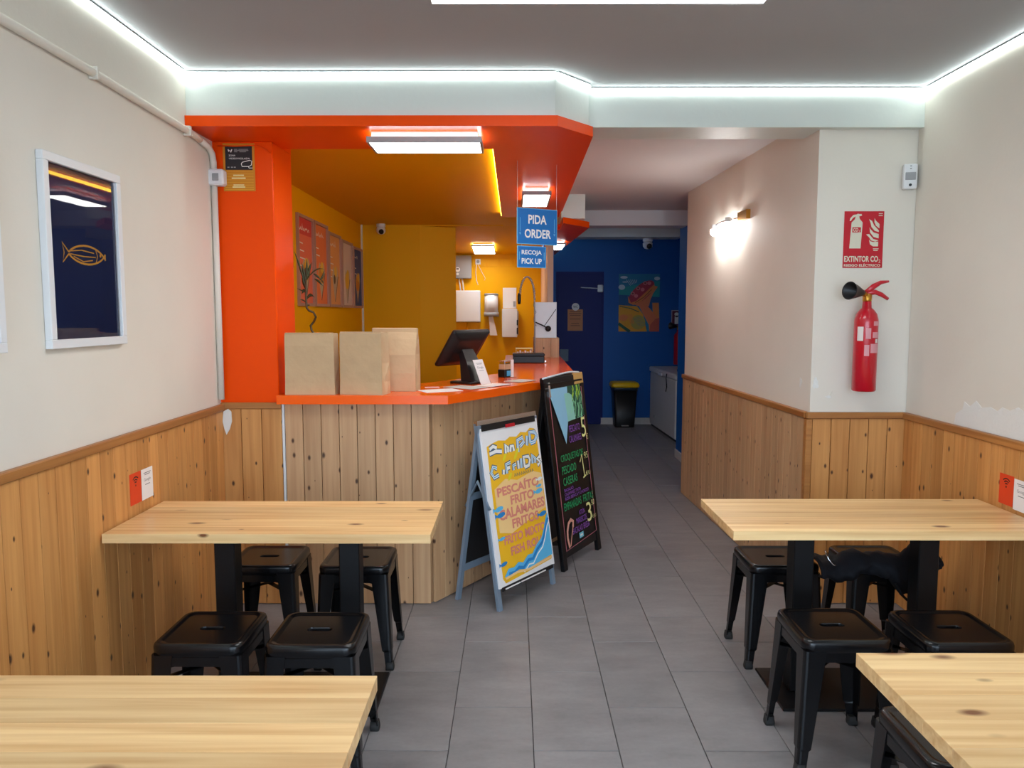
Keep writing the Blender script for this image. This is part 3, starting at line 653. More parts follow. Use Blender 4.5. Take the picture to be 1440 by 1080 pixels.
# ------------------------------------------------------------------ paper bags on the counter
def bag(label, x, y, rz, w, d, h, roll=False, tw=None, top_in=.7):
    t = thing('paper_bag', label, 'paper bag', (x, y, 1.1155), rz, 'paper bags on the counter')
    tw = tw or w; g = .03
    def ring(wf, df, z, gus):
        a, b = wf/2, df/2
        return [(-a, -b, z), (-a*.3, -b-.001, z), (a*.3, -b-.001, z), (a, -b, z), (a-gus, 0, z), (a, b, z), (-a, b, z), (-a+gus, 0, z)]
    m = MB(); m.loft([ring(w, d, 0, .0), ring(w, d, h*.3, .004), ring(w*.995, d*.86, h*.6, g*.6), ring((w+tw)/2, d*top_in*.7, h*.85, g), ring(tw, d*.25, h*.97, g*1.2), ring(tw, .012, h, g*1.2)], smooth=False)
    m.build('body', M['kraft'], t)
    if roll: MB().box(-tw/2-.002, tw/2+.002, -.016, .012, h-.028, h+.012, bev=.005).build('rolled_top', M['kraft'], t)
    else: MB().box(-tw/2, tw/2, -d*.30, -d*.30+.008, h-.012, h+.003, bev=.002).build('folded_edge', M['kraft'], t)
    return t
def block_bag(label, x, y, rz, w, d, h, lean=.0):
    t = thing('paper_bag', label, 'paper bag', (x, y, 1.1155), rz, 'paper bags on the counter')
    rd = random.Random(int(w*1000))
    def ring(wf, y0, y1, z, gus):
        a = wf/2; j = lambda: rd.uniform(-.0015, .0015)
        return [(-a, y0, z), (-a*.33, y0+j(), z), (a*.33, y0+j(), z), (a, y0, z), (a-gus*.6, (y0*2+y1)/3, z), (a-gus, (y0+y1)/2, z), (a, y1, z), (-a, y1, z), (-a+gus, (y0+y1)/2, z)]
    m = MB(); m.loft([ring(w, 0, d, 0, 0), ring(w*.99, .003, d*.99, h*.2, .012), ring(w*.985, .004, d*.95, h*.5, .03), ring(w*.98, .002, d*.9, h*.8, .034), ring(w*.975, .004, d*.86, h-.004, .034), ring(w*.965, .012, d*.83, h, .034)], smooth=False)
    m.build('body', M['kraft'], t)
    MB().box(-w*.48, w*.48, .006, .009, h, h+.004).build('folded_edge', M['kraft'], t)
    return t
block_bag('plain kraft paper bag on the counter next to the orange column', -1.042, 3.905, 0, .255, .12, .313)
block_bag('middle kraft paper bag on the counter, turned to show its side fold', -.782, 3.905, -.22, .232, .115, .318)
bag('tallest kraft paper bag on the counter with a rolled top', -.640, 4.145, -.10, .245, .12, .325, roll=True)

# curly bamboo plant behind the bags
t = thing('bamboo_plant', 'curly stemmed lucky bamboo plant behind the paper bags', 'plant', (-1.14, 4.33, 1.1155))
MB().lathe([(.03, 0), (.034, .01), (.034, .12), (.036, .15), (.033, .15), (.03, .015)], 18, cap1=False).build('vase', M['plastic_white'], t)
P = [(.0, 0, .02), (.0, 0, .2), (.02, 0, .29), (.0, .01, .318), (-.008, .02, .345), (.012, .018, .37), (.026, .008, .395), (.016, -.006, .42), (-.008, -.008, .43), (-.022, 0, .445), (-.025, 0, .48), (-.024, 0, .56), (-.022, 0, .60)]
MB().tube(P, .0062, 7).build('stem', M['stem'], t)
def leaf(base, tip, width, droop):
    b = Vector(base); e = Vector(tip); n = 7; d = e-b; side = d.cross(Vector((0, 1, .25))).normalized(); L = []; R_ = []; Q = []
    for i in range(n):
        k = i/(n-1); c = b+d*k+Vector((0, 0, droop*(4*k*(1-k)))); ww = width*math.sin(PI*min(1, .12+.88*k))*(1 if k < .99 else .05)
        Q.append([tuple(c-side*ww), tuple(c+Vector((0, .0015, 0))), tuple(c+side*ww), tuple(c-Vector((0, .0015, 0)))])
    MB().loft(Q).build('leaf', M['leaf'], t)
for a_, b_, w_, d_ in (((-.024, 0, .56), (-.085, .0, .76), .006, .01), ((-.022, 0, .58), (-.045, 0, .70), .008, 0), ((-.022, 0, .59), (.012, 0, .70), .008, .01), ((-.02, 0, .59), (-.012, -.01, .72), .007, 0),
    ((-.02, 0, .60), (.09, 0, .655), .004, .03), ((.02, 0, .635), (.06, 0, .60), .007, .005), ((.055, 0, .60), (.082, 0, .655), .006, -.01), ((.025, 0, .607), (.075, -.005, .565), .007, .006), ((-.024, 0, .55), (-.045, .0, .615), .009, 0), ((-.024, 0, .545), (-.05, 0, .52), .008, .01),
    ((-.024, 0, .53), (-.075, 0, .555), .004, 0), ((-.024, 0, .49), (.025, 0, .50), .009, .022), ((-.025, 0, .475), (-.06, 0, .492), .004, .005), ((-.025, 0, .455), (-.002, 0, .46), .003, .003), ((.058, 0, .61), (.075, 0, .58), .004, 0)): leaf(a_, b_, w_, d_)

# ------------------------------------------------------------------ till terminal
t = thing('till_terminal', 'black touch screen till seen from behind on the counter corner', 'till', (-.262, 4.60, 1.1155), math.atan2(.81, .59))
# local x along the counter edge, -y towards the customers
MB().loft([rrect(.10, .02, 0, 5, .085), rrect(.10, .02, .010, 5, .085), rrect(.092, .02, .014, 5, .078)]).build('foot', M['plastic_black'], t)
MB().slab([(-.0, 0)], 0, 1) if False else None
MB().loft([[(-.075, -.07, .012), (.075, -.07, .012), (.075, .01, .012), (-.075, .01, .012)], [(-.06, -.02, .13), (.06, -.02, .13), (.06, .03, .13), (-.06, .03, .13)], [(-.05, .02, .20), (.05, .02, .20), (.05, .05, .20), (-.05, .05, .20)]], smooth=False).build('stand', M['plastic_black'], t)
TM = Matrix.Translation((0, .05, .205)) @ rotx(.62)
MB().loft([rrect(.168, .012, -.018, 4, .128), rrect(.170, .012, -.008, 4, .130), rrect(.165, .012, .004, 4, .124), rrect(.12, .02, .022, 4, .085), rrect(.11, .02, .026, 4, .075)], M=TM @ Matrix.Rotation(PI/2, 4, 'X')).build('monitor', M['plastic_black'], t)
MB().box(-.155, .155, .0185, .0195, -.116, .116, M=TM).build('screen', plain('dark_screen', (.01, .012, .02), .1), t)
# leaning card
c = thing('review_card', 'small white review card leaning on the foot of the till', 'card', (-.165, 4.517, 1.1155), math.atan2(.81, .59))
CM = rotx(-.42)
MB().box(-.045, .045, 0, .002, 0, .155, M=CM).build('card', M['paper'], c)
pr = Print(); gry = ink('ink_grey', 120, 116, 120)
pr.text('Google', -.028, .028, .095, .112, gry)
for zz, a in ((.132, .03), (.126, .022), (.085, .024)): pr.stroke([(-a, zz), (a, zz)], .0022, gry)
pr.build('card_print', c, CM @ Vector((0, -.0002, 0)), (-.42, 0, 0))
# flyers lying on the counter
pinkp = ink('flyer_pink', 240, 186, 186); greyp = ink('flyer_grey', 206, 206, 200)
for i, (x, y, r, w, l, m_, lab) in enumerate(((-.40, 4.12, .5, .21, .15, M['paper'], 'white flyer lying on the counter at its slanting corner'), (-.27, 4.30, .9, .15, .21, greyp, 'grey leaflet lying on the counter below the till'), (-.12, 4.42, 1.0, .21, .12, M['paper'], 'white leaflet lying on the counter below the review card'),
                                      (-.46, 4.30, .2, .08, .06, pinkp, 'small pink slip lying on the counter between bag and till'), (.04, 4.72, 1.0, .18, .13, greyp, 'pale leaflet lying on the counter behind the menu board'))):
    tag(MB().box(-w/2, w/2, -l/2, l/2, 0, .0012).build('flyer', m_, None, (x, y, 1.1156+.0013*(i % 3)), (0, 0, r)), lab, 'flyer', 'flyers on the counter')
# napkin holder, cash box, small rack
t = thing('napkin_holder', 'steel napkin holder with blue label on the counter right of the till', 'napkin holder', (-.058, 5.03, 1.1155), .9)
MB().box(-.04, .04, -.03, .03, 0, .05, bev=.003).build('body', M['plastic_black'], t)
MB().box(-.02, .02, -.032, -.030, .008, .042).build('blue_label', lblue, t)
MB().box(-.036, .036, -.024, .024, .05, .085, bev=.002).build('napkins', M['kraft'], t)
MB().box(-.04, .04, -.028, .028, .10, .108, bev=.002).build('lid', M['steel'], t)
MB().box(-.034, -.028, -.02, .02, .05, .10).build('upright', M['steel'], t)
MB().box(.028, .034, -.02, .02, .05, .10).build('upright', M['steel'], t)
t = thing('menu_holder', 'narrow white upright card holder between napkin holder and card box', 'card holder', (-.012, 5.0, 1.1155), .9)
MB().box(-.012, .012, -.003, .003, .004, .115).build('card', M['paper'], t); MB().box(-.02, .02, -.02, .02, 0, .004).build('base', M['steel'], t)
t = thing('cash_box', 'low dark cash box on the far part of the countertop', 'box', (.123, 6.53, 1.1155))
MB().box(-.132, .132, -.10, .10, 0, .06, bev=.006).build('body', M['plastic_black'], t); MB().box(-.135, .135, -.103, .103, .058, .08, bev=.006).build('lid', M['plastic_black'], t)
MB().box(.134, .146, -.10, -.09, .01, .022).build('latch', M['steel'], t)
t = thing('spice_rack', 'small pale rack of sachets behind the cash box', 'rack', (.092, 6.95, 1.1155))
MB().box(-.072, .072, -.03, .03, 0, .012).build('tray', M['kraft'], t)
MB().box(-.078, .078, -.034, .034, .095, .107, bev=.002).build('top_shelf', ink('pale_yellow_plastic', 240, 226, 150), t)
for i in range(6): MB().box(-.066+.023*i, -.05+.023*i, -.026, .026, .012, .07+.012*(i % 2), bev=.002).build('sachet', M['paper'], t)
for xx in (-.075, .071): MB().box(xx, xx+.004, -.03, .03, 0, .096).build('side', ink('pale_yellow_plastic', 240, 226, 150), t)
# spring tap
t = thing('spring_tap', 'tall steel spring gooseneck tap arching over the kitchen side of the counter', 'tap', (.17, 7.1, 1.1155))
MB().lathe([(.025, 0), (.025, .01), (.012, .02), (.012, .05)], 14).build('base', M['steel'], t)
arcp = [(.02, 0, .03), (.022, 0, .3), (.018, 0, .55)]+[(-.05+.068*math.cos(a), 0, .55+.20*math.sin(a)) for a in [PI*k/14 for k in range(1, 14)]]+[(-.12, 0, .57)]
MB().tube(arcp, .007, 8).build('hose', M['plastic_grey'], t)
sp = MB(); Lk = len(arcp)
dense = []
for a, b in zip(arcp[1:-1], arcp[2:]):
    for k in range(8): dense.append(tuple(Vector(a).lerp(Vector(b), k/8)))
hel = []
for i, p in enumerate(dense): hel.append((p[0]+.013*math.cos(i*1.5), p[1]+.013*math.sin(i*1.5), p[2]))
sp.tube(hel, .0028, 5).build('spring', M['steel'], t)
MB().lathe([(.012, 0), (.016, .03), (.016, .08), (.01, .1)], 12, M=Matrix.Translation((-.122, 0, .50))).build('spray_head', M['plastic_black'], t)
MB().tube([(.02, 0, .05), (-.03, -.01, .10)], .006, 8).build('lever', M['steel'], t)

# ------------------------------------------------------------------ kitchen wall equipment
YB = 9.899
t = thing('boiler_control', 'grey heater control unit high on the yellow kitchen wall', 'control unit', (-.60, YB, 1.973))
MB().box(-.145, .06, -.10, 0, 0, .288, bev=.008).build('housing', M['plastic_grey'], t)
MB().lathe([(.03, 0), (.03, .008), (.026, .012)], 18, M=Matrix.Translation((-.112, -.10, .11)) @ Matrix.Rotation(PI/2, 4, 'X')).build('gauge', M['plastic_white'], t)
MB().box(-.128, -.096, -.114, -.111, .112, .126).build('display', M['plastic_black'], t)
MB().lathe([(.016, 0), (.016, .012)], 14, M=Matrix.Translation((-.112, -.10, .055)) @ Matrix.Rotation(PI/2, 4, 'X')).build('knob', M['plastic_white'], t)
for xx in (-.10, -.06): MB().tube([(xx, -.04, 0), (xx+.02, -.04, -.15)], .009, 8).build('pipe', M['plastic_white'], t)
t = thing('electric_cabinet', 'white metal electric cabinet on the yellow kitchen wall beneath the heater control', 'cabinet', (-.583, YB, 1.422))
MB().box(-.157, .157, -.12, 0, 0, .399, bev=.006).build('body', M['plastic_white'], t); MB().box(-.145, .150, -.126, -.12, .01, .389, bev=.003).build('door', M['plastic_white'], t)
MB().box(-.155, -.148, -.132, -.126, .17, .21).build('handle', M['plastic_grey'], t)
MB().tube([(-.02, -.02, 0), (-.02, -.02, -.2)], .012, 8).build('conduit', M['yellow'], t)
t = thing('towel_dispenser', 'rounded grey and white paper towel dispenser on the yellow kitchen wall', 'dispenser', (-.288, YB, 1.494))
MB().loft([rrect(.085, .05, .045, 6, .08), rrect(.085, .05, .27, 6, .08)], M=Matrix.Translation((0, -.082, 0))).build('cover', M['plastic_white'], t)
MB().loft([rrect(.092, .05, .0, 6, .081), rrect(.096, .05, .05, 6, .081)], M=Matrix.Translation((0, -.082, 0))).build('base', M['plastic_grey'], t)
MB().loft([rrect(.096, .05, .268, 6, .081), rrect(.08, .05, .29, 6, .078)], M=Matrix.Translation((0, -.082, 0))).build('cap', M['plastic_grey'], t)
MB().loft([[(-.035, -.10, 0.0), (.02, -.10, 0.0), (.02, -.097, 0), (-.035, -.097, 0)], [(-.02, -.11, -.13), (.05, -.105, -.12), (.05, -.102, -.12), (-.02, -.107, -.13)], [(-.02, -.10, -.24), (.075, -.10, -.24), (.075, -.097, -.24), (-.02, -.097, -.24)]], smooth=False).build('paper_towel', M['paper'], t)
t = thing('notice_sheet', 'blank looking white notice sheet on the yellow kitchen wall above the white box', 'notice', (-.056, YB, 1.598))
MB().box(-.086, .086, -.008, 0, 0, .26, bev=.001).build('sheet', M['paper'], t); MB().box(.045, .075, -.02, -.008, .02, .09).build('dark_tab', M['plastic_grey'], t)
t = thing('wall_box', 'white glossy wall box under the notice sheet', 'wall box', (-.048, YB, 1.231))
MB().box(-.104, .09, -.11, 0, 0, .36, bev=.006).build('body', M['plastic_white'], t); MB().box(.09, .104, -.10, -.02, .03, .33).build('side_panel', M['plastic_grey'], t)
MB().box(.082, .10, -.125, -.11, .04, .12, bev=.003).build('valve', M['plastic_black'], t); MB().box(.082, .10, -.125, -.11, .15, .22, bev=.003).build('valve', M['plastic_black'], t)
t = thing('socket', 'small white socket with a hanging cord on the yellow kitchen wall', 'socket', (-.458, YB, 2.153))
MB().box(-.034, .034, -.02, 0, 0, .07, bev=.004).build('plate', M['plastic_white'], t); MB().lathe([(.02, 0), (.02, .004)], 14, M=Matrix.Translation((0, -.02, .035)) @ Matrix.Rotation(PI/2, 4, 'X')).build('socket_face', M['plastic_grey'], t)
MB().tube([(-.02, -.012, 0), (-.03, -.014, -.1), (-.02, -.012, -.2), (0, -.012, -.26)], .004, 6).build('cord', M['plastic_white'], t)
MB().tube([(.0, -.012, 0), (.05, -.014, -.1), (.09, -.012, -.17), (.08, -.012, -.2)], .0025, 6).build('cord', M['plastic_white'], t)

# security cameras
def dome_cam(label, loc, s=1.0):
    t = thing('security_camera', label, 'camera', loc, .25)
    MB().lathe([(.045*s, 0), (.045*s, -.02*s), (.048*s, -.028*s), (.04*s, -.034*s)], 20).build('mount', M['plastic_white'], t)
    MB().lathe([(.034*s, -.03*s), (.046*s, -.05*s), (.044*s, -.08*s), (.03*s, -.098*s), (.008*s, -.104*s)], 20).build('ball', M['plastic_white'], t)
    MB().lathe([(.026*s, 0), (.024*s, .012*s), (.008*s, .016*s)], 16, M=Matrix.Translation((0, -.033*s, -.078*s)) @ Matrix.Rotation(PI/2+.5, 4, 'X')).build('lens', M['plastic_black'], t)
dome_cam('white dome security camera under the yellow kitchen ceiling', (-1.335, 7.82, 2.4245), 1.0)
dome_cam('white dome security camera under the far corridor beam', (1.565, 9.12, 2.4115), 1.25)

# ------------------------------------------------------------------ menu boards on the kitchen side wall
salm = ink('menu_salmon', 226, 112, 84); orng = ink('menu_orange', 226, 120, 66); apr = ink('menu_apricot', 228, 160, 96); bei = ink('menu_beige', 226, 206, 196); nvy = ink('menu_navy', 50, 78, 140); cone = ink('menu_cone', 196, 176, 150); fry = ink('menu_fried', 206, 140, 50); fry2 = ink('menu_golden', 230, 186, 60); dk = ink('menu_dark', 86, 60, 50); redd = ink('menu_red', 206, 60, 60)
M['menu_frame'] = plain('rose_grey_frame', srgb(176, 136, 124), .45)
menus = ((5.53, .43, salm, fry, 'salmon menu board, the one next to the orange column'), (5.99, .43, orng, fry, 'orange menu board, second from the orange column'), (6.45, .45, apr, cone, 'apricot menu board in the middle of the row'), (6.94, .45, bei, fry2, 'beige menu board, second from the kitchen corner'), (7.43, .43, nvy, fry, 'navy blue menu board next to the kitchen corner'))
for i, (y0, w, bg, fd, lab) in enumerate(menus):
    z1 = 2.245-.018*i*(i > 1); h = z1-1.585
    t = thing('menu_poster', lab, 'menu board', (-1.5495, y0, z1-h), PI/2, 'menu boards on the kitchen wall')
    f = MB(); b = .022
    f.box(0, w, -.02, 0, 0, b); f.box(0, w, -.02, 0, h-b, h); f.box(0, b, -.02, 0, b, h-b); f.box(w-b, w, -.02, 0, b, h-b); f.build('frame', M['menu_frame'], t)
    pr = Print(); pr.rect(b, w-b, b, h-b, bg); pr.up()
    if i == 0: pr.rect(b, w-b, h-.14, h-b, redd); pr.up()
    zz = h-.10
    if i != 3:
        pts = []
        for k in range(22-2*i): pts.append((.06+.0135*k, zz+.012*math.sin(k*(2.0+.23*i)+i)+(.026 if k in (0, 7+i, 15) else 0)))
        pr.stroke(pts, .008, wht)
    for k in range(4 if i in (0, 2) else (2 if i != 3 else 0)): pr.stroke([(.06, h-.2-.055*k), (.06+.10+.03*((k*7) % 3), h-.205-.055*k)], .008, wht)
    cx, cz = w*.52, h*.17
    pr.poly([(cx-.10, cz+.16), (cx+.0, cz-.06), (cx+.12, cz+.16), (cx+.09, cz+.25), (cx+.03, cz+.19), (cx-.05, cz+.24)], cone); pr.up()
    pr.disc(cx, cz+.14, .085, .075, fd); pr.disc(cx+.03, cz+.2, .05, .045, fry2); pr.up(); pr.disc(cx-.01, cz+.13, .035, .04, dk if i in (0, 2) else fd)
    pr.stroke([(cx+.12, cz+.16), (cx+.0, cz-.06)], .016, dk)
    pr.build('menu_print', t, (0, -.004, 0))
    MB().box(b*.5, w-b*.5, -.004, 0, b*.5, h-b*.5).build('back_sheet', bg, t)

# ------------------------------------------------------------------ hanging order signs
M['sign_blue'] = plain('sign_blue', srgb(14, 112, 190), .4); M['sign_edge'] = plain('sign_light_edge', srgb(120, 190, 224), .4)
rs = math.atan2(.13, .235)
t = thing('hanging_sign', 'blue hanging sign reading PIDA ORDER below the orange soffit', 'sign', (.017, 4.43, 1.925), rs); w, h = .269, .205
MB().box(0, w, 0, .005, 0, h, bev=.001).build('panel', M['sign_edge'], t)
pr = Print(); pr.rect(.004, w-.004, .004, h-.004, M['sign_blue']); pr.up(); pr.text('PIDA', .074, .196, .117, .168, wht, bold=.025); pr.text('ORDER', .050, .226, .036, .087, wht, bold=.025)
for xx in (.020, w-.020): pr.stroke([(xx, .07), (xx, .15)], .003, M['sign_edge']); pr.poly([(xx-.006, .065), (xx, .052), (xx+.006, .065)], M['sign_edge'])
pr.build('sign_print', t)
for xx in (.004, w-.004): MB().tube([(xx, .0025, h), (xx, .0025, 2.389-1.925)], .0012, 5).build('cord', M['plastic_white'], t)
t = thing('hanging_sign', 'smaller blue sign reading RECOJA PICK UP hung beneath the order sign', 'sign', (.019, 4.432, 1.792), rs); w, h = .192, .124
MB().box(0, w, 0, .005, 0, h, bev=.001).build('panel', M['sign_edge'], t)
pr = Print(); pr.rect(.004, w-.004, .004, h-.004, M['sign_blue']); pr.up(); pr.text('RECOJA', .028, .162, .068, .100, wht, bold=.025); pr.text('PICK UP', .028, .162, .022, .054, wht, bold=.025)
for xx in (.014, w-.014): pr.stroke([(xx, .045), (xx, .09)], .003, M['sign_edge'])
pr.build('sign_print', t)
for xx in (.03, w-.03): MB().tube([(xx, .0025, h), (xx, .0025, .134)], .001, 5).build('cord', M['plastic_white'], t)

# ------------------------------------------------------------------ left wall: pictures, conduit, switch, camera notice
def picture(label, y0, w, h, z0, fishy):
    t = thing('framed_picture', label, 'picture', (XL+.0006, y0, z0), PI/2, 'framed pictures on the left wall'); b = .03
    f = MB(); f.box(0, w, -.024, 0, 0, b, bev=.002); f.box(0, w, -.024, 0, h-b, h, bev=.002); f.box(0, b, -.024, 0, b, h-b, bev=.002); f.box(w-b, w, -.024, 0, b, h-b, bev=.002)
    f.build('frame', M['frame_white'], t)
    MB().box(b*.6, w-b*.6, -.008, 0, b*.6, h-b*.6).build('backing', M['navy'], t)
    if fishy:
        pr = Print(); cx, cz = w*.50, h*.505; g = M['gold']
        up = arc(cx+.012, cz-.03, .13, PI*.82, PI*.10, 14, .062); dn = arc(cx+.012, cz+.03, .13, -PI*.82, -PI*.10, 14, .062)
        pr.stroke(up, .007, g); pr.stroke(dn, .007, g)
        hd = (cx+.135, cz)
        pr.stroke([up[-1], hd, dn[-1]], .007, g)
        pr.stroke([up[0], (cx-.135, cz+.033), (cx-.125, cz), (cx-.135, cz-.033), dn[0]], .006, g)
        for dz, a0, a1 in ((.010, -.10, .06), (-.004, -.09, .07), (-.016, -.07, .05)): pr.stroke([(cx+a0, cz+dz*.6), ((cx+(a0+a1)/2), cz+dz*1.5), (cx+a1, cz+dz)], .004, g)
        pr.stroke([(cx+.07, cz+.026), (cx+.082, cz+.0), (cx+.07, cz-.026)], .005, g); pr.disc(cx+.102, cz+.004, .006, .006, g)
        pr.build('fish_print', t, (0, -.0082, 0))
    MB().face([(b*.8, -.012, b*.8), (w-b*.8, -.012, b*.8), (w-b*.8, -.012, h-b*.8), (b*.8, -.012, h-b*.8)]).build('glass', M['glass'], t, recalc=False)
picture('white framed navy picture of a golden fish outline on the left wall', 2.485, .485, .635, 1.413, True)
picture('white picture frame cut off by the left picture edge', 1.79, .475, .635, 1.413, False)
t = thing('cable_conduit', 'cream painted cable conduit running along the left wall and down beside the column', 'conduit')
MB().tube([(XL+.016, -.7, 2.41), (XL+.016, 2.8, 2.385), (XL+.016, 3.70, 2.363), (XL+.016, 3.76, 2.355)], .0155, 10).build('horizontal_pipe', M['wall'], t)
MB().tube([(XL+.016, 3.76, 2.355), (XL+.016, 3.86, 2.345), (XL+.016, 3.905, 2.32), (XL+.016, 3.92, 2.28), (XL+.016, 3.92, 2.2455)], .0155, 10).build('bend', M['wall'], t)
MB().tube([(XL+.016, 3.92, 2.1645), (XL+.016, 3.92, 1.09)], .0155, 10).build('vertical_pipe', M['wall'], t)
for yy, zz in ((2.83, 2.3845), (3.62, 2.365), (1.9, 2.3915)): MB().box(XL, XL+.034, yy-.008, yy+.008, zz-.024, zz+.022, bev=.003).build('clip', M['wall'], t)
t = thing('light_switch', 'white square switch box on the conduit beside the orange column', 'switch', (XL+.004, 3.918, 2.165))
MB().box(-.012, .068, -.026, .03, 0, .08, bev=.008).build('box', M['plastic_white'], t); MB().box(.014, .046, -.030, -.026, .022, .058, bev=.002).build('rocker', M['plastic_grey'], t)
# camera notice
t = thing('camera_notice', 'black and yellow camera surveillance notice on the orange column', 'notice', (-1.464, 3.9515, 2.144)); w, h = .16, .236
oc = ink('notice_ochre', 206, 132, 10); dkk = ink('notice_black', 30, 30, 34); lg = ink('notice_grey', 150, 150, 150)
MB().box(0, w, -.003, 0, 0, h, bev=.001).build('plate', oc, t)
pr = Print(); pr.rect(.012, w-.012, .105, h-.014, dkk); pr.up()
pr.stroke([(.028, .206), (.031, .196), (.036, .202), (.041, .192), (.047, .206)], .005, wht)
for a, b_, z in ((.058, .075, .206), (.08, .128, .206), (.058, .13, .200), (.058, .074, .194), (.085, .118, .194)): pr.stroke([(a, z), (b_, z)], .003, lg)
pr.text('ZONA', .030, .064, .172, .180, wht); pr.text('VIDEOVIGILADA', .030, .136, .157, .165, wht)
pr.stroke([(.092, .135), (.098, .143), (.135, .152), (.146, .148), (.142, .128), (.130, .122), (.096, .122), (.092, .135)], .0035, wht); pr.stroke([(.128, .122), (.131, .114), (.148, .114)], .0035, wht)
for a in (.022, .040, .054): pr.stroke([(a, .118), (a+.010, .118)], .005, lg)
yl = ink('notice_line', 226, 170, 40)
for z in (.098, .085, .072, .056, .044, .03, .018, .008): pr.stroke([(.008, z), (w-.008, z)], .002, yl)
pr.up()
for z, a in ((.078, .05), (.064, .042), (.030, .05), (.020, .045)): pr.stroke([(a, z), (w-a-.006, z)], .007, ink('notice_cream', 236, 216, 150))
pr.build('notice_print', t, (0, -.0028, 0))
tag(MB().tube([(-1.49, 3.948, 2.368), (-1.40, 3.948, 2.366), (-1.30, 3.948, 2.369), (-1.26, 3.948, 2.36), (-1.222, 3.948, 2.33)], .003, 6).build('thin_cable', M['orange']), 'thin orange painted cable under the soffit at the top of the column', 'cable')

# stickers on the wainscot
rdp = ink('sticker_red', 222, 66, 22)
def stickers(rz, x, ya, yb, za, zb, side):
    w, h = .09, .125
    t = thing('wifi_sticker', 'red wifi sticker on the planks of the ' + side, 'sticker', (x, ya, za), rz, 'table stickers')
    MB().box(0, w, -.0012, 0, 0, h).build('sheet', rdp, t)
    pr = Print(); bk = ink('ink_black', 30, 16, 14)
    for r in (.010, .020, .030): pr.stroke(arc(w/2, .078, r, PI*.25, PI*.75, 8), .005, bk)
    pr.disc(w/2, .074, .004, .004, bk, 10); pr.build('sticker_print', t, (0, -.0012, 0))
    t = thing('review_sticker', 'white review sticker on the planks of the ' + side, 'sticker', (x, yb, zb), rz, 'table stickers')
    MB().box(0, w+.005, -.0012, 0, 0, h).build('sheet', M['paper'], t)
    pr = Print(); pr.text('Google', .02, .075, .070, .086, ink('ink_grey', 120, 116, 120))
    for z, a in ((.108, .03), (.101, .022), (.060, .02)): pr.stroke([(.0475-a, z), (.0475+a, z)], .003, ink('ink_grey', 120, 116, 120))
    pr.build('sticker_print', t, (0, -.0012, 0))
stickers(PI/2, XL+.0136, 2.955, 3.05, .775, .775, 'left wall above the table')
stickers(-PI/2, XR-.0136, 3.148, 3.055, .748, .742, 'right wall above the table')

# ------------------------------------------------------------------ extinguisher, its sign, detector
t = thing('extinguisher_sign', 'red EXTINTOR CO2 sign above the large fire extinguisher', 'sign', (1.675, 3.9645, 1.761), -.012); w, h = .20, .284
MB().box(0, w, -.0015, 0, 0, h).build('plate', ink('sign_red', 190, 4, 34, .45), t)
pr = Print(); crm = ink('sign_cream', 214, 210, 190); pr.poly([(.030, .098), (.087, .098), (.093, .228), (.078, .245), (.074, .258), (.088, .262), (.086, .27), (.074, .27), (.066, .272), (.062, .268), (.045, .266), (.030, .25), (.027, .236), (.033, .236), (.042, .25), (.056, .258), (.053, .244), (.037, .228)], crm)
for P_ in ([(.125, .244), (.140, .236), (.150, .215), (.176, .188), (.176, .18), (.155, .186), (.138, .205), (.133, .225)], [(.152, .25), (.158, .238), (.178, .220), (.178, .198), (.160, .212), (.152, .228)], [(.128, .206), (.132, .196), (.150, .178), (.176, .170), (.176, .148), (.150, .156), (.132, .178)],
           [(.112, .168), (.128, .17), (.140, .156), (.150, .145), (.176, .138), (.160, .132), (.138, .138), (.128, .154)], [(.128, .144), (.134, .134), (.150, .130), (.175, .132), (.175, .108), (.150, .108), (.134, .118)]): pr.poly(P_, crm)
pr.text('EXTINTOR CO', .006, .178, .030, .060, crm, bold=.03); pr.text('2', .180, .190, .026, .042, crm); pr.text('RIESGO ELÉCTRICO', .006, .190, .006, .022, crm, bold=.03)
for a, b_, z in ((.172, .192, .272), (.172, .192, .262), (.150, .178, .096), (.152, .174, .088)): pr.stroke([(a, z), (b_, z)], .004, crm)
pr.up(); pr.rect(.042, .085, .178, .204, ink('sign_red', 190, 4, 34)); pr.up(); pr.text('CO', .046, .072, .182, .200, crm, bold=.03); pr.text('2', .074, .081, .180, .190, crm)
pr.build('sign_print', t, (0, -.0015, 0))
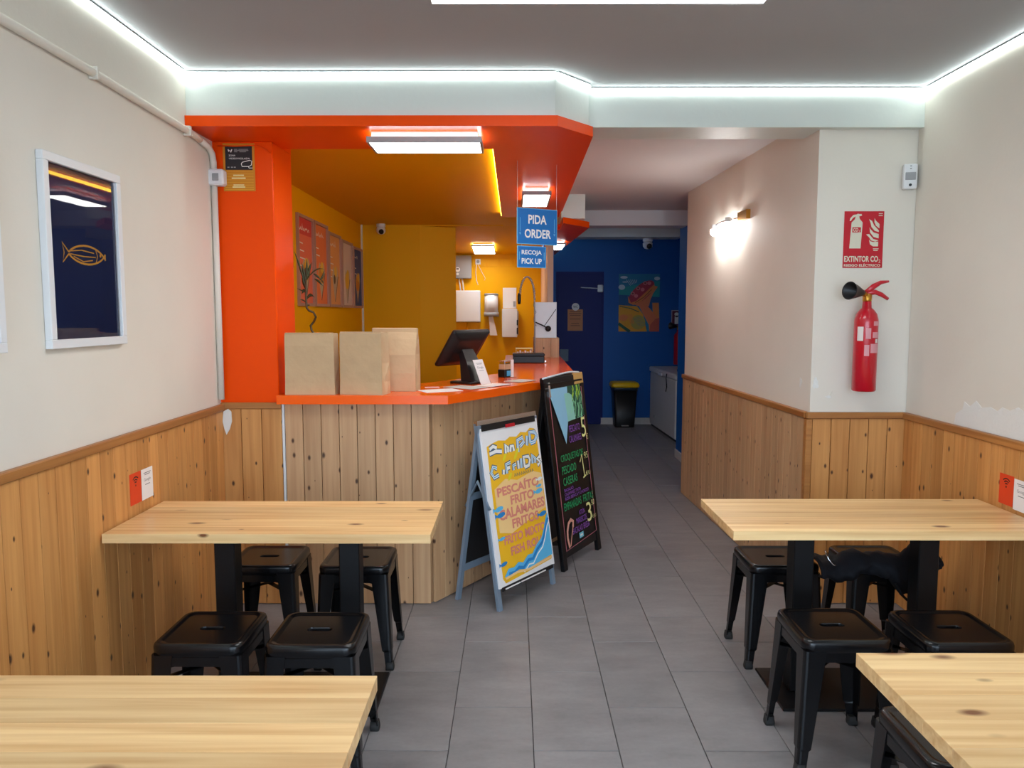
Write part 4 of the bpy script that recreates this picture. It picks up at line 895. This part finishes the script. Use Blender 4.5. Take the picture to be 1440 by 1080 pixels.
def extinguisher(label, loc, s, big):
    t = thing('fire_extinguisher', label, 'fire extinguisher', loc, 0)
    r = .057*s
    MB().lathe([(r*.9, 0), (r, .006*s), (r, .33*s), (r*.985, .36*s), (r*.86, .388*s), (r*.6, .408*s), (r*.40, .418*s), (r*.36, .45*s), (r*.3, .452*s)], 32).build('cylinder', M['red'], t)
    MB().lathe([(.02*s, .45*s), (.022*s, .455*s), (.022*s, .485*s), (.012*s, .49*s)], 16).build('valve', M['brass'], t)
    MB().tube([(.0, 0, .478*s), (-.02*s, -.01*s, .487*s), (-.035*s, -.02*s, .492*s)], .013*s, 10).build('outlet', M['brass'], t)
    hm = Matrix.Translation((-.03*s, -.02*s, .492*s)) @ Matrix.Rotation(-PI/2+.12, 4, 'Y') @ Matrix.Rotation(.45, 4, 'X')
    MB().lathe([(.014*s, 0), (.02*s, .02*s), (.034*s, .06*s), (.043*s, .095*s), (.045*s, .098*s), (.040*s, .096*s), (.016*s, .02*s)], 24, M=hm, cap1=True).build('horn', M['plastic_black'], t)
    MB().tube([(-.01*s, 0, .492*s), (.03*s, 0, .525*s), (.065*s, 0, .545*s), (.105*s, 0, .55*s)], [.013*s, .014*s, .010*s, .005*s], 8, flat=.5).build('lever', M['red'], t)
    MB().tube([(-.012*s, 0, .492*s), (.04*s, 0, .497*s), (.07*s, 0, .485*s), (.105*s, 0, .462*s)], [.013*s, .012*s, .011*s, .008*s], 8, flat=.5).build('handle', M['red'], t)
    MB().box(-.015*s, .015*s, r*.9, .0855*s+.003, .30*s, .33*s).build('wall_hook', M['steel'], t)
    if big:
        def patch(a0, a1, z0, z1, mat, name):
            m = MB(); n = 6; rr = r+.0008
            m.loft([[(rr*math.sin(a0+(a1-a0)*i/n), -rr*math.cos(a0+(a1-a0)*i/n), z) for i in range(n+1)] for z in (z0, z1)], close=False, cap0=False); m.build(name, mat, t)
        pk = ink('label_pink', 214, 150, 156); wl_ = ink('label_white', 222, 214, 208)
        patch(-1.15, -.62, .255, .325, wl_, 'white_label')
        patch(-.42, .0, .265, .318, pk, 'instruction_label'); patch(.22, 1.0, .330, .352, pk, 'instruction_label'); patch(.15, 1.05, .27, .298, pk, 'instruction_label'); patch(.0, 1.05, .195, .24, pk, 'instruction_label'); patch(-.5, -.1, .18, .235, pk, 'instruction_label'); patch(.45, .75, .244, .264, wl_, 'instruction_label')
    return t
extinguisher('large red CO2 fire extinguisher with black horn hung on the cream wall', (1.768, 3.876, 1.139), 1.0, True)
t = thing('motion_detector', 'white motion detector in the wall corner above the extinguisher sign', 'detector', (1.990, 3.9635, 2.149), -.25)
MB().box(-.033, .033, -.045, -.006, 0, .125, bev=.009, seg=2).build('housing', M['plastic_white'], t); MB().box(-.024, .024, -.048, -.044, .045, .082, bev=.001).build('lens', M['plastic_grey'], t)
MB().lathe([(.007, 0), (.007, .003)], 12, M=Matrix.Translation((0, -.045, .02)) @ Matrix.Rotation(PI/2, 4, 'X')).build('eye', M['plastic_black'], t)
for zz in (.098, .11): MB().box(-.004, .004, -.0465, -.0445, zz, zz+.005).build('indicator', M['plastic_grey'], t)

# ------------------------------------------------------------------ far corridor
YW = 10.5995
d1 = struct(MB().box(.575, 1.228, YW-.012, YW, 0, 2.10).build('door_1', M['blue_door']), 'navy blue toilet door in the end wall')
MB().box(.60, 1.205, YW-.022, YW-.012, .01, 2.07, bev=.003).build('door_leaf', M['blue_door'], d1)
MB().box(.632, .748, YW-.030, YW-.022, .875, 1.042, bev=.003).build('lock_plate', plain('dull_blue_grey', srgb(90, 110, 130), .5), d1)
MB().tube([(1.16, YW-.04, 1.87), (.91, YW-.05, 1.885)], .006, 6).build('closer_arm', M['plastic_white'], d1)
MB().box(1.14, 1.215, YW-.05, YW-.022, 1.82, 1.92, bev=.01).build('closer_bracket', M['plastic_white'], d1)
t = thing('toilet_plaque', 'round white WC plaque on the navy door', 'plaque', (.842, YW-.0225, 1.622))
MB().lathe([(.052, 0), (.052, .004)], 24, M=Matrix.Rotation(PI/2, 4, 'X')).build('disc', M['paper'], t)
pr = Print(); pr.text('WC', -.032, .032, -.016, .018, ink('ink_navy', 20, 30, 70)); pr.build('plaque_print', t, (0, -.0042, 0))
t = thing('door_notice', 'brown paper notice below the WC plaque on the navy door', 'notice', (.735, YW-.0225, 1.296)); 
MB().box(0, .207, -.001, 0, 0, .292).build('sheet', ink('notice_tan', 200, 130, 84), t)
pr = Print()
for z, a in ((.26, .03), (.235, .02), (.21, .03), (.16, .03), (.10, .05), (.07, .04)): pr.stroke([(a, z), (.207-a, z)], .010, ink('notice_brown', 130, 80, 60))
pr.build('notice_print', t, (0, -.001, 0))
# illustrated poster
t = thing('wall_poster', 'colourful poster of a hand raising a seafood roll on the blue end wall', 'poster', (1.435, YW, 1.285)); w, h = .558, .785
MB().box(0, w, -.006, 0, 0, h).build('sheet', ink('poster_sky', 24, 120, 160), t)
pr = Print(); tl = ink('poster_teal', 26, 146, 150); se = ink('poster_sea', 14, 84, 140); skn = ink('poster_skin', 226, 122, 78); bun = ink('poster_bun', 226, 130, 66); oct_ = ink('poster_octopus', 178, 44, 64); ring_ = ink('poster_ring', 226, 120, 130); och = ink('poster_ochre', 226, 156, 40); slv = ink('poster_sleeve', 200, 92, 70); cld = ink('poster_cloud', 190, 206, 220); olv = ink('poster_olive', 176, 156, 70)
U = lambda u, v: (u*w, (1-v)*h)
pr.poly([U(0, .25), U(.3, .2), U(1, .12), U(1, .4), U(0, .4)], tl); pr.poly([U(0, .36), U(1, .40), U(1, .62), U(0, .54)], se); pr.up()
pr.poly([U(0, .54), U(.45, .56), U(.6, .7), U(.7, 1), U(0, 1)], och); pr.poly([U(.82, .5), U(.98, .5), U(1, .78), U(.85, .75)], bun)
pr.disc(*U(.12, .06), .05, .018, cld); pr.disc(*U(.07, .23), .045, .035, cld); pr.disc(*U(.93, .08), .04, .025, cld); pr.disc(*U(.15, .14), .04, .008, cld)
for a in range(6): pr.stroke([U(.28+.03*a, .2-.01*a), U(.18+.05*a, .10)], .006, cld)
pr.up()
pr.poly([U(.50, .56), U(.60, .50), U(.74, .58), U(1, .80), U(1, 1), U(.76, 1), U(.74, .88)], skn); pr.poly([U(.78, .88), U(.9, .78), U(1, .76), U(1, 1), U(.76, 1)], slv)
pr.poly([U(.34, .52), U(.52, .36), U(.72, .26), U(.85, .20), U(.95, .22), U(.84, .34), U(.78, .44), U(.74, .56), U(.56, .58), U(.45, .55)], skn)
pr.disc(*U(.55, .32), .22, .10, oct_, rot=.72); pr.up()
pr.poly([U(.22, .38), U(.30, .50), U(.42, .47), U(.86, .18), U(.90, .24), U(.56, .47), U(.36, .54), U(.24, .50)], bun); pr.stroke([U(.40, .50), U(.62, .40), U(.8, .27)], .008, ink('poster_line', 120, 50, 40))
for u, v in ((.34, .34), (.47, .25), (.64, .16), (.58, .27), (.42, .38), (.74, .16)): pr.disc(*U(u, v), .028, .026, ring_, 12)
pr.up()
for u, v in ((.34, .34), (.47, .25), (.64, .16)): pr.disc(*U(u, v), .014, .013, ink('poster_line', 120, 50, 40), 10)
pr.disc(*U(.12, .76), .06, .045, bun); pr.disc(*U(.48, .84), .10, .10, olv); pr.stroke([U(.02, .56), U(.3, .60), U(.5, .66)], .012, dkg); pr.stroke([U(0, .86), U(.15, .94), U(.28, 1)], .04, dkg)
for k in range(7): pr.stroke([U(.36+.02*k, .78+.02*k), U(.55+.02*k, .74+.025*k)], .005, ink('poster_grey', 130, 130, 120))
for k in range(5): pr.stroke([U(.2+.03*k, .70), U(.3+.02*k, .86)], .006, bun)
pr.build('poster_print', t, (0, -.0061, 0))
t = thing('extinguisher_plate', 'small dark extinguisher sign at the right end of the blue wall', 'sign', (2.16, YW, 1.362))
MB().box(0, .135, -.002, 0, 0, .215).build('plate', ink('plate_pale', 200, 190, 200), t)
pr = Print(); pr.rect(.01, .125, .01, .205, ink('plate_wine', 90, 20, 50)); pr.up(); pr.rect(.045, .095, .025, .13, wht); pr.disc(.07, .16, .03, .025, wht); pr.up(); pr.disc(.072, .13, .02, .012, ink('ink_black', 30, 16, 14)); pr.build('plate_print', t, (0, -.002, 0))
extinguisher('dark red fire extinguisher half hidden behind the blue pier', (2.235, 10.48, .84), 1.05, False)
# pedal bin
t = thing('pedal_bin', 'tall black pedal bin with a yellow lid against the blue wall', 'bin', (1.495, 10.40, 0))
MB().loft([rrect(.128, .03, 0, 5, .12), rrect(.132, .03, .02, 5, .125), rrect(.158, .035, .50, 5, .15)]).build('body', M['plastic_black'], t)
MB().loft([rrect(.165, .035, .50, 5, .157), rrect(.168, .035, .535, 5, .16), rrect(.165, .035, .545, 5, .157)]).build('collar', plain('dark_teal_plastic', srgb(20, 40, 60), .4), t)
MB().loft([rrect(.185, .04, .545, 5, .165), rrect(.188, .04, .575, 5, .167), rrect(.172, .04, .605, 5, .152), rrect(.14, .04, .612, 5, .12)]).build('lid', M['lidyellow'], t)
MB().box(-.05, .05, -.16, -.118, .02, .034, bev=.004).build('pedal', M['plastic_grey'], t)
# chest freezer
t = thing('chest_freezer', 'white chest freezer along the alcove behind the blue pier', 'freezer', (2.20, 9.80, 0), .03)
MB().box(-.31, .31, -.73, .72, .03, .74, bev=.012).build('cabinet', M['freezer'], t)
MB().box(-.325, .31, -.74, .73, .745, .815, bev=.014).build('lid', M['freezer'], t)
MB().box(-.29, .29, -.70, .70, .0, .03).build('plinth', M['plastic_black'], t)
MB().box(-.345, -.325, -.10, .10, .745, .785, bev=.006).build('handle', M['plastic_white'], t)
MB().lathe([(.02, 0), (.02, .006)], 14, M=Matrix.Translation((-.31, .42, .16)) @ Matrix.Rotation(-PI/2, 4, 'Y')).build('drain_plug', M['plastic_grey'], t)
tag(MB().box(-.10, .10, -.07, .07, 0, .05, bev=.012).build('black_pouch', M['cloth'], None, (2.10, 9.33, .8165), (0, 0, .3)), 'small black pouch lying on the chest freezer', 'pouch')
tag(MB().tube([(1.862, 9.35, .80), (1.858, 9.36, .74), (1.862, 9.34, .64), (1.858, 9.37, .58)], .006, 6).build('hanging_strap', M['cloth']), 'thin black strap hanging over the edge of the chest freezer', 'strap')
t = thing('door_hook', 'small white hook on the blue pier', 'hook', (1.7345, 7.4, 1.08), -PI/2)
MB().box(-.03, .03, -.012, 0, -.012, .012, bev=.003).build('plate', M['plastic_white'], t); MB().tube([(0, -.01, 0), (0, -.05, 0), (0, -.055, .02)], .005, 6).build('peg', M['plastic_white'], t)
